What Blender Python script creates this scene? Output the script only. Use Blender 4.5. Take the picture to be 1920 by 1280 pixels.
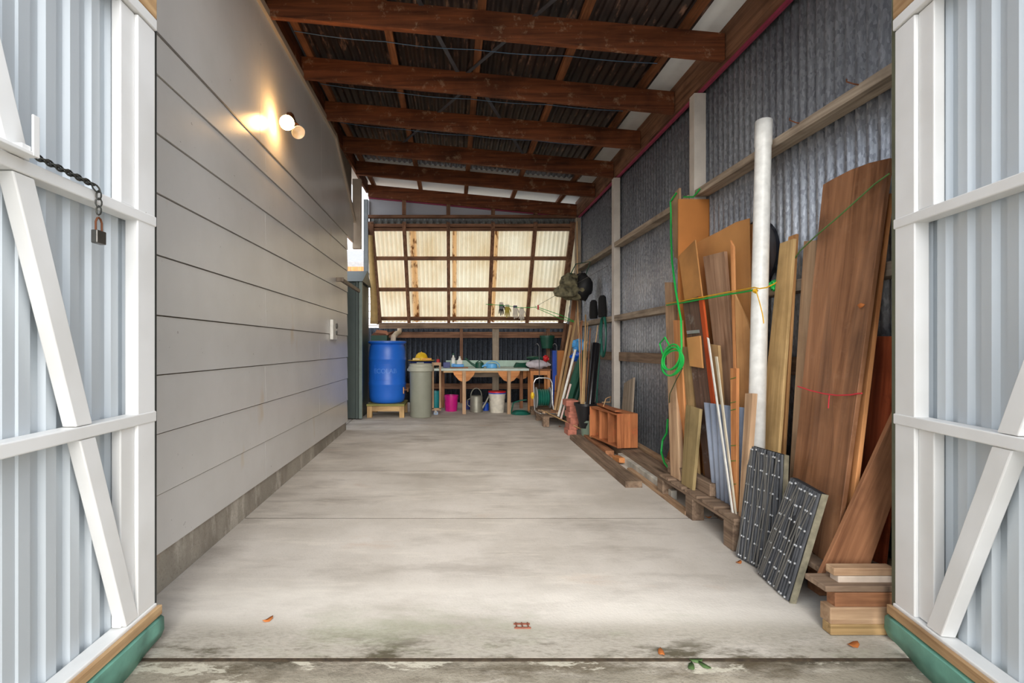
import bpy, bmesh, math, random
from mathutils import Vector, Matrix, noise
random.seed(7)
R = math.radians
for o in list(bpy.data.objects): bpy.data.objects.remove(o)
C = bpy.context.scene.collection
sc = bpy.context.scene

# ------------------------------------------------------------------ camera, world, light, exposure
F, VX, VY, HC = 930.0, 849.0, 651.0, 1.08      # focal length in px, vanishing point, camera height
cam_d = bpy.data.cameras.new('camera'); cam = bpy.data.objects.new('camera', cam_d); C.objects.link(cam)
cam.location = (0, 0, HC); cam.rotation_euler = (R(90), 0, 0)
cam_d.sensor_width = 36; cam_d.lens = F/1920*36
cam_d.shift_x = (960-VX)/1920; cam_d.shift_y = (VY-640)/1920
cam_d.clip_start = 0.05; cam_d.clip_end = 200
sc.camera = cam
w = bpy.data.worlds.new('world'); sc.world = w; w.use_nodes = True
nt = w.node_tree; bg = nt.nodes['Background']
tc = nt.nodes.new('ShaderNodeTexCoord'); sx = nt.nodes.new('ShaderNodeSeparateXYZ'); rp = nt.nodes.new('ShaderNodeValToRGB')
nt.links.new(tc.outputs['Generated'], sx.inputs[0]); nt.links.new(sx.outputs['Z'], rp.inputs[0]); nt.links.new(rp.outputs[0], bg.inputs[0])
rp.color_ramp.elements[0].position = 0.0; rp.color_ramp.elements[0].color = (.94, .96, 1, 1)
rp.color_ramp.elements[1].position = 0.7; rp.color_ramp.elements[1].color = (.84, .91, 1, 1)
bg.inputs[1].default_value = 1.25
sd = bpy.data.lights.new('sun_behind_cloud', 'SUN'); sd.energy = 3.2; sd.angle = R(50); sd.color = (1, .955, .89)
so = bpy.data.objects.new('sun_behind_cloud', sd); C.objects.link(so); so.location = (0, -3, 6)
so.rotation_euler = Vector((.02, 1.0, -.42)).to_track_quat('-Z', 'Y').to_euler()
vs = sc.view_settings; vs.view_transform = 'Standard'; vs.look = 'None'; vs.gamma = 1; vs.use_curve_mapping = False; vs.exposure = 0.68

# ------------------------------------------------------------------ helpers
def lin(c):
    return tuple(((v/255)/12.92 if v/255 <= .04045 else ((v/255+.055)/1.055)**2.4) for v in c)+(1,)
def G(d): return .022*(d-7.5)                      # the slab falls gently towards the street
def P(px, py=None, X=None, Z=None, D=None):        # a point of the place from a measured direction and one known distance
    if D is None:
        if X is not None: D = F*X/(px-VX)
        else: D = (HC-Z)*F/(py-VY)
    if X is None: X = (px-VX)*D/F
    if Z is None: Z = HC-(py-VY)*D/F
    return Vector((X, D, Z))

MATS = {}
def newmat(name):
    m = bpy.data.materials.new(name); m.use_nodes = True
    n = m.node_tree; b = n.nodes['Principled BSDF']
    return m, n, b
def N(n, t, **k):
    x = n.nodes.new(t)
    for a, v in k.items():
        if a.startswith('i_'): x.inputs[a[2:].replace('_', ' ')].default_value = v
        else: setattr(x, a, v)
    return x
def coords(n, scale=(1, 1, 1), rnd=True):
    t = N(n, 'ShaderNodeTexCoord'); mp = N(n, 'ShaderNodeMapping'); mp.inputs['Scale'].default_value = scale
    if rnd:
        oi = N(n, 'ShaderNodeObjectInfo'); ml = N(n, 'ShaderNodeMath', operation='MULTIPLY'); ml.inputs[1].default_value = 37.0
        ad = N(n, 'ShaderNodeVectorMath', operation='ADD')
        n.links.new(oi.outputs['Random'], ml.inputs[0]); n.links.new(t.outputs['Object'], ad.inputs[0]); n.links.new(ml.outputs[0], ad.inputs[1])
        n.links.new(ad.outputs[0], mp.inputs[0])
    else: n.links.new(t.outputs['Object'], mp.inputs[0])
    return mp
def ramp(n, src, stops):
    r = N(n, 'ShaderNodeValToRGB'); e = r.color_ramp.elements
    while len(e) < len(stops): e.new(.5)
    for i, (p, c) in enumerate(stops): e[i].position = p; e[i].color = c if len(c) == 4 else lin(c)
    n.links.new(src, r.inputs[0]); return r
def mix(n, a, b, f, mode='MIX'):
    m = N(n, 'ShaderNodeMix', data_type='RGBA', blend_type=mode)
    for s, v in ((6, a), (7, b), (0, f)):
        if hasattr(v, 'node'): n.links.new(v, m.inputs[s])
        else: m.inputs[s].default_value = v
    return m.outputs[2]
def bump(n, b, src, st, dist=.01):
    bm_ = N(n, 'ShaderNodeBump'); bm_.inputs['Strength'].default_value = st; bm_.inputs['Distance'].default_value = dist
    n.links.new(src, bm_.inputs['Height']); n.links.new(bm_.outputs[0], b.inputs['Normal'])
def plain(name, c, rough=.5, metal=0, var=.12, scale=14, bmp=.05, spec=.5, alpha=1):
    if name in MATS: return MATS[name]
    m, n, b = newmat(name); mp = coords(n)
    ns = N(n, 'ShaderNodeTexNoise', i_Scale=scale, i_Detail=5.0); n.links.new(mp.outputs[0], ns.inputs[0])
    L = lin(c); lo = tuple(v*(1-var) for v in L[:3])+(1,); hi = tuple(min(1, v*(1+var)) for v in L[:3])+(1,)
    r = ramp(n, ns.outputs[0], [(.3, lo), (.7, hi)]); n.links.new(r.outputs[0], b.inputs['Base Color'])
    b.inputs['Roughness'].default_value = rough; b.inputs['Metallic'].default_value = metal
    b.inputs['Specular IOR Level'].default_value = spec
    if bmp: bump(n, b, ns.outputs[0], bmp)
    MATS[name] = m; return m
def wood(name, dark, light, axis='z', rough=.7, freq=1.0, stain=None, amount=.5, streak=1.0):
    key = name+axis
    if key in MATS: return MATS[key]
    m, n, b = newmat(key)
    s = {'x': (.9, 16, 16), 'y': (16, .9, 16), 'z': (16, 16, .9)}[axis]
    mp = coords(n, tuple(v*freq for v in s))
    ns = N(n, 'ShaderNodeTexNoise', i_Scale=1.6, i_Detail=7.0, i_Roughness=.62, i_Distortion=.6); n.links.new(mp.outputs[0], ns.inputs[0])
    r = ramp(n, ns.outputs[0], [(.30, dark), (.5, tuple((a*.4+b_*.6) for a, b_ in zip(dark, light))), (.72, light)])
    mp2 = coords(n, (1, 1, 1)); n2 = N(n, 'ShaderNodeTexNoise', i_Scale=3.2, i_Detail=5.0); n.links.new(mp2.outputs[0], n2.inputs[0])
    col = mix(n, r.outputs[0], tuple(v*.45 for v in lin(dark)[:3])+(1,), ramp(n, n2.outputs[0], [(.5, (0, 0, 0, 1)), (.78, (.7, .7, .7, 1))]).outputs[0])
    if stain:
        n3 = N(n, 'ShaderNodeTexNoise', i_Scale=7.0, i_Detail=8.0, i_Roughness=.75); n.links.new(mp2.outputs[0], n3.inputs[0])
        col = mix(n, col, lin(stain), ramp(n, n3.outputs[0], [(.56, (0, 0, 0, 1)), (.66, (amount,)*3+(1,))]).outputs[0])
    oi = N(n, 'ShaderNodeObjectInfo'); hv = N(n, 'ShaderNodeHueSaturation'); mr = N(n, 'ShaderNodeMapRange'); mr.inputs[3].default_value = .86; mr.inputs[4].default_value = 1.14
    n.links.new(oi.outputs['Random'], mr.inputs[0]); n.links.new(mr.outputs[0], hv.inputs['Value']); n.links.new(col, hv.inputs['Color'])
    n.links.new(hv.outputs[0], b.inputs['Base Color']); b.inputs['Roughness'].default_value = rough
    b.inputs['Specular IOR Level'].default_value = .3
    bump(n, b, ns.outputs[0], .35, .004)
    MATS[key] = m; return m
def emit(name, c, st):
    m, n, b = newmat(name); b.inputs['Base Color'].default_value = c; b.inputs['Emission Color'].default_value = c; b.inputs['Emission Strength'].default_value = st
    return m

class MB:
    def __init__(s): s.v = []; s.f = []; s.sm = []
    def add(s, vs_, fs, smooth=False):
        o = len(s.v); s.v += [Vector(v) for v in vs_]; s.f += [tuple(i+o for i in f) for f in fs]; s.sm += [smooth]*len(fs); return s
    def box(s, a, b):
        x0, y0, z0 = a; x1, y1, z1 = b
        return s.add([(x0,y0,z0),(x1,y0,z0),(x1,y1,z0),(x0,y1,z0),(x0,y0,z1),(x1,y0,z1),(x1,y1,z1),(x0,y1,z1)],
                     [(0,3,2,1),(4,5,6,7),(0,1,5,4),(1,2,6,5),(2,3,7,6),(3,0,4,7)])
    def prism(s, poly, off):                        # polygon of 3-D points swept by a vector
        n = len(poly); poly = [Vector(p) for p in poly]; off = Vector(off)
        return s.add(poly+[p+off for p in poly], [tuple(range(n-1, -1, -1)), tuple(range(n, 2*n))]+[(i, (i+1) % n, n+(i+1) % n, n+i) for i in range(n)])
    def bar(s, a, b, w_, t, up=(0, 0, 1)):          # square bar from a to b
        a = Vector(a); b = Vector(b); d = (b-a).normalized(); u = Vector(up); sd_ = d.cross(u)
        if sd_.length < 1e-3: sd_ = d.cross(Vector((1, 0, 0)))
        sd_.normalize(); u = sd_.cross(d)
        q = [a+sd_*x*w_/2+u*y*t/2 for x, y in ((-1,-1),(1,-1),(1,1),(-1,1))]
        return s.prism(q, b-a)
    def tube(s, pts, r, seg=8, cap=True, closed=False):
        pts = [Vector(p) for p in pts]; n = len(pts); rr = r if isinstance(r, (list, tuple)) else [r]*n
        vs_ = []; prev = None
        for i, p in enumerate(pts):
            if closed: d = pts[(i+1) % n]-pts[i-1]
            else: d = pts[min(i+1, n-1)]-pts[max(i-1, 0)]
            d = d.normalized() if d.length > 1e-9 else Vector((0, 0, 1))
            if prev is None: u = d.orthogonal().normalized()
            else:
                u = prev-d*prev.dot(d); u = u.normalized() if u.length > 1e-6 else d.orthogonal().normalized()
            prev = u; v = d.cross(u)
            vs_ += [p+(u*math.cos(2*math.pi*k/seg)+v*math.sin(2*math.pi*k/seg))*rr[i] for k in range(seg)]
        fs = [(i*seg+k, i*seg+(k+1) % seg, ((i+1) % n)*seg+(k+1) % seg, ((i+1) % n)*seg+k) for i in range(n if closed else n-1) for k in range(seg)]
        if cap and not closed: fs += [tuple(range(seg-1, -1, -1)), tuple((n-1)*seg+k for k in range(seg))]
        return s.add(vs_, fs, True)
    def lathe(s, prof, c=(0, 0, 0), seg=28, M=None):
        vs_ = []; c = Vector(c)
        for r_, z in prof:
            for k in range(seg):
                p = Vector((r_*math.cos(2*math.pi*k/seg), r_*math.sin(2*math.pi*k/seg), z))
                vs_.append((M @ p if M else p)+c)
        n = len(prof)
        fs = [(i*seg+k, i*seg+(k+1) % seg, (i+1)*seg+(k+1) % seg, (i+1)*seg+k) for i in range(n-1) for k in range(seg)]
        fs += [tuple(range(seg-1, -1, -1)), tuple((n-1)*seg+k for k in range(seg))]
        return s.add(vs_, fs, True)
    def blob(s, c, r, amp=.15, fr=3, seg=20, rings=12, seed=0):
        c = Vector(c); vs_ = []; rx = r if isinstance(r, (tuple, list)) else (r, r, r)
        for i in range(rings+1):
            th = math.pi*i/rings
            for k in range(seg):
                ph = 2*math.pi*k/seg; p = Vector((math.sin(th)*math.cos(ph), math.sin(th)*math.sin(ph), math.cos(th)))
                q = 1+amp*noise.noise(p*fr+Vector((seed, seed*2, 0)))*2
                vs_.append(c+Vector((p.x*rx[0], p.y*rx[1], p.z*rx[2]))*q)
        return s.add(vs_, [(i*seg+k, (i+1)*seg+k, (i+1)*seg+(k+1) % seg, i*seg+(k+1) % seg) for i in range(rings) for k in range(seg)], True)
    def wave(s, o, u, L, v, H, nrm, pitch, amp, rib=None, per=8):   # corrugated sheet: u across the ribs, v along them
        o = Vector(o); u = Vector(u).normalized(); v = Vector(v).normalized()*H; nrm = Vector(nrm)
        if rib is None:
            n = max(2, int(L/pitch*per)); pr = [(L*i/n, amp*math.sin(2*math.pi*(L*i/n)/pitch)) for i in range(n+1)]
        else:
            pr = []; t = 0
            while t < L:
                pr += [(t, 0), (t+pitch-rib*1.7, 0), (t+pitch-rib*1.35, amp), (t+pitch-rib*.35, amp)]; t += pitch
            pr = [(min(a, L), h) for a, h in pr]
        vs_ = [];
        for a, h in pr: vs_ += [o+u*a+nrm*h, o+u*a+nrm*h+v]
        return s.add(vs_, [(2*i, 2*i+2, 2*i+3, 2*i+1) for i in range(len(pr)-1)], rib is None)
    def done(s, name, mat, parent=None, label=None, cat=None, group=None, kind=None, frame=None, bevel=0, solid=0, origin=None):
        vs_ = s.v
        if frame is None:
            if origin is None:
                lo = Vector([min(v[i] for v in vs_) for i in range(3)]); hi = Vector([max(v[i] for v in vs_) for i in range(3)])
                origin = Vector(((lo.x+hi.x)/2, (lo.y+hi.y)/2, lo.z))
            frame = Matrix.Translation(Vector(origin))
        inv = frame.inverted()
        me = bpy.data.meshes.new(name); me.from_pydata([inv @ v for v in vs_], [], s.f); me.update()
        me.polygons.foreach_set('use_smooth', s.sm)
        me.materials.append(mat)
        b = bmesh.new(); b.from_mesh(me); bmesh.ops.recalc_face_normals(b, faces=b.faces) if not solid else None; b.to_mesh(me); b.free()
        if any(s.sm):
            try: me.set_sharp_from_angle(angle=R(40))
            except Exception: pass
        o = bpy.data.objects.new(name, me); C.objects.link(o)
        if parent:
            o.parent = parent; o.matrix_basis = WM[parent.name].inverted() @ frame
        else: o.matrix_basis = frame
        WM[o.name] = frame
        if bevel:
            md = o.modifiers.new('bevel', 'BEVEL'); md.width = bevel; md.segments = 2; md.limit_method = 'ANGLE'; md.angle_limit = R(40)
        if solid:
            md = o.modifiers.new('solid', 'SOLIDIFY'); md.thickness = solid; md.offset = 0
        return tag(o, label, cat, group, kind)
WM = {}
def tag(o, label=None, cat=None, group=None, kind=None):
    if label: o['label'] = label
    if cat: o['category'] = cat
    if group: o['group'] = group
    if kind: o['kind'] = kind
    return o
def empty(name, loc, label=None, cat=None, group=None, kind=None):
    o = bpy.data.objects.new(name, None); C.objects.link(o); o.location = loc; o.empty_display_size = .1
    WM[o.name] = Matrix.Translation(Vector(loc)); return tag(o, label, cat, group, kind)
def board(name, BL, BR, TR, TL, t, mat, label=None, cat=None, parent=None, group=None, extra=None, bevel=.002, flip=False):
    # a plank given by its four face corners; its thickness goes away from the viewer
    BL, BR, TR, TL = map(Vector, (BL, BR, TR, TL))
    z = ((TL+TR)-(BL+BR)).normalized(); x = ((BR+TR)-(BL+TL)); x = (x-z*x.dot(z)).normalized(); y = z.cross(x)
    c = (BL+BR)/2
    if y.dot(c-Vector((0, 0, HC))) < 0: y = -y
    if flip: y = -y
    m = MB(); poly = [BL, BR, TR, TL] if extra is None else [BL, BR]+[Vector(e) for e in extra]
    m.prism(poly, y*t)
    X = z.cross(y) if False else y.cross(z)
    fr = Matrix(((X.x, y.x, z.x, BL.x), (X.y, y.y, z.y, BL.y), (X.z, y.z, z.z, BL.z), (0, 0, 0, 1)))
    return m.done(name, mat, parent, label, cat, group, frame=fr, bevel=bevel)

# ------------------------------------------------------------------ materials
rafterw = lambda a: wood('rafter_wood', (70, 38, 22), (142, 80, 46), a, stain=(190, 160, 130), amount=.45)
purlinw = lambda a: wood('purlin_wood', (88, 54, 34), (160, 104, 68), a)
framew = lambda a: wood('frame_wood', (88, 58, 42), (158, 116, 88), a)
greyw = lambda a: wood('grey_wood', (118, 104, 90), (188, 172, 152), a, rough=.85)
greyd = lambda a: wood('dark_grey_wood', (92, 74, 60), (160, 136, 114), a, rough=.85)
palew = lambda a: wood('pale_wood', (160, 122, 84), (214, 180, 136), a)
tanw = lambda a: wood('tan_wood', (150, 116, 76), (206, 174, 124), a)
orangew = lambda a: wood('orange_wood', (178, 110, 62), (224, 160, 104), a)
brownw = lambda a: wood('brown_wood', (112, 72, 48), (176, 124, 88), a)
darkply = wood('dark_ply', (106, 68, 44), (176, 126, 90), 'z', freq=.8, rough=.45, stain=(170, 130, 100), amount=.3)
redply = wood('red_ply', (112, 46, 26), (190, 98, 60), 'z', rough=.35, freq=1.0, stain=(84, 40, 26), amount=.5)
lightred = lambda a: wood('light_red_wood', (146, 112, 84), (204, 172, 138), a)
mdf = plain('hardboard', (206, 148, 88), .75, var=.08, scale=5)
mdf2 = plain('hardboard_dark', (180, 114, 52), .7, var=.1, scale=4)
white_paint = plain('white_paint', (238, 238, 236), .45, var=.03)
def painted():
    m, n, b = newmat('flaking_white_paint'); mp = coords(n)
    ns = N(n, 'ShaderNodeTexNoise', i_Scale=9.0, i_Detail=9.0, i_Roughness=.7); n.links.new(mp.outputs[0], ns.inputs[0])
    n2 = N(n, 'ShaderNodeTexNoise', i_Scale=2.5, i_Detail=3.0); n.links.new(mp.outputs[0], n2.inputs[0])
    base = ramp(n, n2.outputs[0], [(.35, (228, 227, 224)), (.65, (242, 242, 241))])
    col = mix(n, base.outputs[0], lin((150, 128, 108)), ramp(n, ns.outputs[0], [(.70, (0, 0, 0, 1)), (.735, (.9, .9, .9, 1))]).outputs[0])
    n.links.new(col, b.inputs['Base Color']); b.inputs['Roughness'].default_value = .45; bump(n, b, ns.outputs[0], .15, .003); return m
flaky = painted()
def concrete(name, wide):
    m, n, b = newmat(name); t = N(n, 'ShaderNodeTexCoord')
    def noise_(sc_, det=6.0, ro=.6, st=(1, 1, 1)):
        mp = N(n, 'ShaderNodeMapping'); mp.inputs['Scale'].default_value = st; n.links.new(t.outputs['Object'], mp.inputs[0])
        x = N(n, 'ShaderNodeTexNoise', i_Scale=sc_, i_Detail=det, i_Roughness=ro); n.links.new(mp.outputs[0], x.inputs[0]); return x.outputs[0]
    if wide == 'in': a, c = (180, 172, 161), (214, 207, 198)
    elif wide == 'out': a, c = (128, 121, 106), (176, 167, 150)
    else: a, c = (128, 120, 108), (176, 168, 154)
    col = ramp(n, noise_(1.3, 8, .62), [(.3, a), (.68, c)]).outputs[0]
    col = mix(n, col, lin((116, 104, 92)), ramp(n, noise_(1.6, 6, .65, (.7, 2.2, 1)), [(.52, (0, 0, 0, 1)), (.74, (.55,)*3+(1,))]).outputs[0])
    col = mix(n, col, lin((226, 218, 206)), ramp(n, noise_(2.1, 7, .7, (.5, 2.6, 1)), [(.54, (0, 0, 0, 1)), (.70, (.6,)*3+(1,))]).outputs[0])
    col = mix(n, col, lin((186, 140, 104)), ramp(n, noise_(.9, 6, .6, (1, 2.5, 1)), [(.63, (0, 0, 0, 1)), (.74, (.35,)*3+(1,))]).outputs[0])
    fine = noise_(90, 3, .6)
    col = mix(n, col, lin((92, 84, 74)), ramp(n, fine, [(.56, (0, 0, 0, 1)), (.74, (.45 if wide != 'in' else .16,)*3+(1,))]).outputs[0])
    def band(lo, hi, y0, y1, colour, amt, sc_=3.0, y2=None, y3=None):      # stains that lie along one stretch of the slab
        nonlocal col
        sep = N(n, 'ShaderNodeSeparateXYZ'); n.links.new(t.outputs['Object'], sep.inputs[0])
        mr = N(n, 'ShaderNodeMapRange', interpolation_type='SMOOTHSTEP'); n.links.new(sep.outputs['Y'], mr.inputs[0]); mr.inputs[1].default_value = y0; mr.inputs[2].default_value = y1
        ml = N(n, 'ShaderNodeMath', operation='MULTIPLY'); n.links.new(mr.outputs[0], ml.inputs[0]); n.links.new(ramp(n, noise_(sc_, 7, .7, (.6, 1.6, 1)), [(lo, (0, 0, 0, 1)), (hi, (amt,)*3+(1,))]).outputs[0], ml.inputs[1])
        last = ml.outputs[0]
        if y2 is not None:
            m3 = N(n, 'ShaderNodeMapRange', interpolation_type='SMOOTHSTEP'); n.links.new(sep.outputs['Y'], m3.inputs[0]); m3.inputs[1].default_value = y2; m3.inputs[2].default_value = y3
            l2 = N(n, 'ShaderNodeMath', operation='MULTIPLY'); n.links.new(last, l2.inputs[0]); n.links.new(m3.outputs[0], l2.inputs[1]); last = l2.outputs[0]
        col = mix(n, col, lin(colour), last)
    if wide == 'in':
        band(.30, .55, 2.6, 2.35, (232, 226, 216), .7, 1.6, 2.05, 2.2)
        band(.25, .5, 2.25, 2.08, (168, 161, 147), .7); band(.45, .62, 2.2, 2.05, (110, 104, 92), .32, 60); band(.52, .64, 2.12, 1.95, (74, 66, 44), .9, 5); band(.50, .64, 2.35, 2.2, (128, 140, 98), .3, 2.0)
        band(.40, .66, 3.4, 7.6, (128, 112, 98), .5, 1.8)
    if wide == 'out':
        band(.46, .60, 1.76, 1.9, (62, 54, 38), .9, 4); band(.48, .62, 1.2, 1.8, (84, 72, 52), .75, 3.4); band(.56, .60, 1.6, 1.86, (206, 200, 182), .7, 6)
    n.links.new(col, b.inputs['Base Color']); b.inputs['Roughness'].default_value = .8 if wide == 'in' else .9
    bump(n, b, fine, .25 if wide == 'in' else .7, .004); return m
conc_in, conc_out, conc_base = concrete('slab_concrete', 'in'), concrete('drive_concrete', 'out'), concrete('footing_concrete', 'base')
def galv(name, c0, c1, rough=.42, metal=.75, rust=0, scale=110):
    m, n, b = newmat(name); mp = coords(n, (1, 1, .35), rnd=False)
    vo = N(n, 'ShaderNodeTexVoronoi', i_Scale=scale); n.links.new(mp.outputs[0], vo.inputs[0])
    ns = N(n, 'ShaderNodeTexNoise', i_Scale=2.0, i_Detail=6.0); n.links.new(mp.outputs[0], ns.inputs[0])
    r = ramp(n, vo.outputs['Color'], [(.1, c0), (.95, c1)]); r2 = ramp(n, ns.outputs[0], [(.35, (.72, .72, .74, 1)), (.65, (1, 1, 1, 1))])
    col = mix(n, r.outputs[0], r2.outputs[0], 1.0, 'MULTIPLY')
    if rust:
        n3 = N(n, 'ShaderNodeTexNoise', i_Scale=3.5, i_Detail=8.0, i_Roughness=.7); n.links.new(mp.outputs[0], n3.inputs[0])
        col = mix(n, col, lin((96, 62, 40)), ramp(n, n3.outputs[0], [(.62, (0, 0, 0, 1)), (.72, (rust,)*3+(1,))]).outputs[0])
    n.links.new(col, b.inputs['Base Color']); b.inputs['Roughness'].default_value = rough; b.inputs['Metallic'].default_value = metal
    return m
galv_wall = galv('galvanised_iron', (146, 150, 156), (198, 202, 208), rough=.4, metal=.5, rust=.25)
galv_dark = galv('weathered_iron', (50, 54, 62), (84, 90, 100), rough=.55, metal=.5)
gate_sheet = plain('gate_sheet', (196, 203, 208), .38, .1, var=.03, scale=2)
def house_paint():
    m, n, b = newmat('house_weatherboard'); t = N(n, 'ShaderNodeTexCoord')
    def ns_(s, st, d=5.0):
        mp = N(n, 'ShaderNodeMapping'); mp.inputs['Scale'].default_value = st; n.links.new(t.outputs['Object'], mp.inputs[0])
        x = N(n, 'ShaderNodeTexNoise', i_Scale=s, i_Detail=d, i_Roughness=.6); n.links.new(mp.outputs[0], x.inputs[0]); return x.outputs[0]
    col = ramp(n, ns_(1.2, (1, 1, 1)), [(.35, (204, 201, 196)), (.65, (214, 211, 207))]).outputs[0]
    col = mix(n, col, lin((196, 168, 120)), ramp(n, ns_(1.7, (1, 1.4, .7), 3.0), [(.66, (0, 0, 0, 1)), (.76, (.5,)*3+(1,))]).outputs[0])
    col = mix(n, col, lin((120, 114, 106)), ramp(n, ns_(30, (1, 1, 1), 2.0), [(.73, (0, 0, 0, 1)), (.77, (.5,)*3+(1,))]).outputs[0])
    n.links.new(col, b.inputs['Base Color']); b.inputs['Roughness'].default_value = .27; b.inputs['Specular IOR Level'].default_value = .45
    bump(n, b, ns_(5, (1, 1, .5)), .05, .01); return m
house = house_paint()
trimc = plain('beige_trim', (176, 160, 142), .45, var=.05)
def roofmat():
    m, n, b = newmat('stained_roof_sheet'); t = N(n, 'ShaderNodeTexCoord')
    def ns_(s, st, d=5.0, ro=.6):
        mp = N(n, 'ShaderNodeMapping'); mp.inputs['Scale'].default_value = st; n.links.new(t.outputs['Object'], mp.inputs[0])
        x = N(n, 'ShaderNodeTexNoise', i_Scale=s, i_Detail=d, i_Roughness=ro); n.links.new(mp.outputs[0], x.inputs[0]); return x.outputs[0]
    col = ramp(n, ns_(2, (1, 1, 1), 8), [(.35, (26, 17, 14)), (.7, (54, 36, 29))]).outputs[0]
    col = mix(n, col, lin((150, 112, 92)), ramp(n, ns_(3, (9, 1.6, 1), 4), [(.58, (0, 0, 0, 1)), (.70, (.65,)*3+(1,))]).outputs[0])
    col = mix(n, col, lin((146, 132, 122)), ramp(n, ns_(1.1, (1, 1, 1), 9, .7), [(.60, (0, 0, 0, 1)), (.72, (.5,)*3+(1,))]).outputs[0])
    n.links.new(col, b.inputs['Base Color']); b.inputs['Roughness'].default_value = .6; return m
roofm = roofmat()
def translucent_sheet():
    m = bpy.data.materials.new('aged_translucent_sheet'); m.use_nodes = True; n = m.node_tree; n.nodes.clear()
    out = N(n, 'ShaderNodeOutputMaterial'); tr = N(n, 'ShaderNodeBsdfTranslucent'); df = N(n, 'ShaderNodeBsdfDiffuse'); mx = N(n, 'ShaderNodeMixShader'); mx.inputs[0].default_value = .25
    t = N(n, 'ShaderNodeTexCoord')
    def ns_(s, st, d=5.0):
        mp = N(n, 'ShaderNodeMapping'); mp.inputs['Scale'].default_value = st; n.links.new(t.outputs['Object'], mp.inputs[0])
        x = N(n, 'ShaderNodeTexNoise', i_Scale=s, i_Detail=d, i_Roughness=.6); n.links.new(mp.outputs[0], x.inputs[0]); return x.outputs[0]
    col = ramp(n, ns_(2, (1, 1, .4)), [(.3, (222, 200, 158)), (.65, (244, 234, 206))]).outputs[0]
    sp = N(n, 'ShaderNodeSeparateXYZ'); n.links.new(t.outputs['Object'], sp.inputs[0])
    for xc, wd in ((-.68, .075), (.03, .05), (.745, .045)):
        a = N(n, 'ShaderNodeMath', operation='SUBTRACT'); a.inputs[1].default_value = xc; n.links.new(sp.outputs['X'], a.inputs[0])
        a2 = N(n, 'ShaderNodeMath', operation='ABSOLUTE'); n.links.new(a.outputs[0], a2.inputs[0])
        mr = N(n, 'ShaderNodeMapRange'); n.links.new(a2.outputs[0], mr.inputs[0]); mr.inputs[1].default_value = wd; mr.inputs[2].default_value = wd*.5
        col = mix(n, col, lin((216, 172, 118)), mr.outputs[0])
        ml = N(n, 'ShaderNodeMath', operation='MULTIPLY'); n.links.new(mr.outputs[0], ml.inputs[0])
        n.links.new(ramp(n, ns_(5, (2.5, 1, .9), 7), [(.50, (0, 0, 0, 1)), (.58, (.95,)*3+(1,))]).outputs[0], ml.inputs[1])
        col = mix(n, col, lin((96, 52, 22)), ml.outputs[0])
    n.links.new(col, tr.inputs[0]); n.links.new(col, df.inputs[0]); n.links.new(tr.outputs[0], mx.inputs[1]); n.links.new(df.outputs[0], mx.inputs[2]); n.links.new(mx.outputs[0], out.inputs[0]); return m
clear = translucent_sheet()
def glassy(name, c, alpha=.5, rough=.3):
    m, n, b = newmat(name); b.inputs['Base Color'].default_value = lin(c); b.inputs['Roughness'].default_value = rough
    b.inputs['Transmission Weight'].default_value = alpha; return m
steel = plain('dull_steel', (120, 118, 114), .4, .9); chrome = plain('bright_steel', (200, 200, 200), .25, .9)
blackp = plain('black_plastic', (24, 24, 27), .35); greenrope = plain('green_rope', (20, 178, 74), .5, bmp=.2, scale=200)
yellow = plain('yellow_plastic', (226, 184, 20), .5); greend = plain('dark_green', (18, 74, 56), .5); hosegreen = plain('hose_green', (18, 92, 78), .4)
teal = plain('teal_plastic', (10, 118, 124), .4); bluep = plain('blue_plastic', (22, 70, 170), .35); lblue = plain('light_blue_plastic', (96, 170, 224), .4)
magenta = plain('magenta_plastic', (190, 20, 120), .4); whitep = plain('white_plastic', (222, 220, 212), .45); redp = plain('red_plastic', (196, 24, 30), .45)
brick = plain('red_brick', (172, 108, 90), .85, var=.3, scale=25, bmp=.4); pinkp = plain('pink_building_paper', (150, 54, 82), .6)
strap = plain('galvanised_strap', (96, 100, 108), .5, .6); bluewire = plain('blue_wire', (92, 128, 164), .5)
leafm = plain('dry_leaf', (186, 108, 50), .8, var=.3)

# ------------------------------------------------------------------ setting
XL, XR, DB = -1.42, 2.17, 8.35
def slab(x0, x1, y0, y1, h=.12):
    a, b = G(y0), G(y1)
    return [(x0,y0,a-h),(x1,y0,a-h),(x1,y1,b-h),(x0,y1,b-h),(x0,y0,a),(x1,y0,a),(x1,y1,b),(x0,y1,b)]
BF = [(0,3,2,1),(4,5,6,7),(0,1,5,4),(1,2,6,5),(2,3,7,6),(3,0,4,7)]
m = MB()
for y0, y1 in ((1.925, 3.395), (3.41, 4.595), (4.612, 6.9), (6.91, 9.6)): m.add(slab(-1.5, 2.35, y0, y1), BF)
m.add(slab(-6, -1.51, 6.6, 9.6), BF)
uu = MB(); uu.add([Vector(v)-Vector((0, 0, .012 if i > 3 else 0)) for i, v in enumerate(slab(-1.6, 2.4, 1.94, 9.5, .3))], BF); [uu.add(slab(-1.5, 2.35, y0, y1, .1), BF) for y0, y1 in ((3.396, 3.409), (4.596, 4.611), (1.908, 1.924))]
for v in uu.v[8:]: v.z -= .0015
uu.done('ground_under_slab', plain('joint_dirt', (66, 54, 40), .95, var=.4, scale=40), kind='structure', origin=(0, 0, 0))
m.done('floor', conc_in, kind='structure', origin=(0, 0, 0))
m = MB(); m.add([(-14,-14,-.45),(14,-14,-.45),(14,1.905,G(1.9)-.003),(-14,1.905,G(1.9)-.003)], [(0,1,2,3)])
m.add([(-14,1.905,-.3),(14,1.905,-.3),(14,1.905,G(1.9)-.003),(-14,1.905,G(1.9)-.003)], [(0,1,2,3)])
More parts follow.
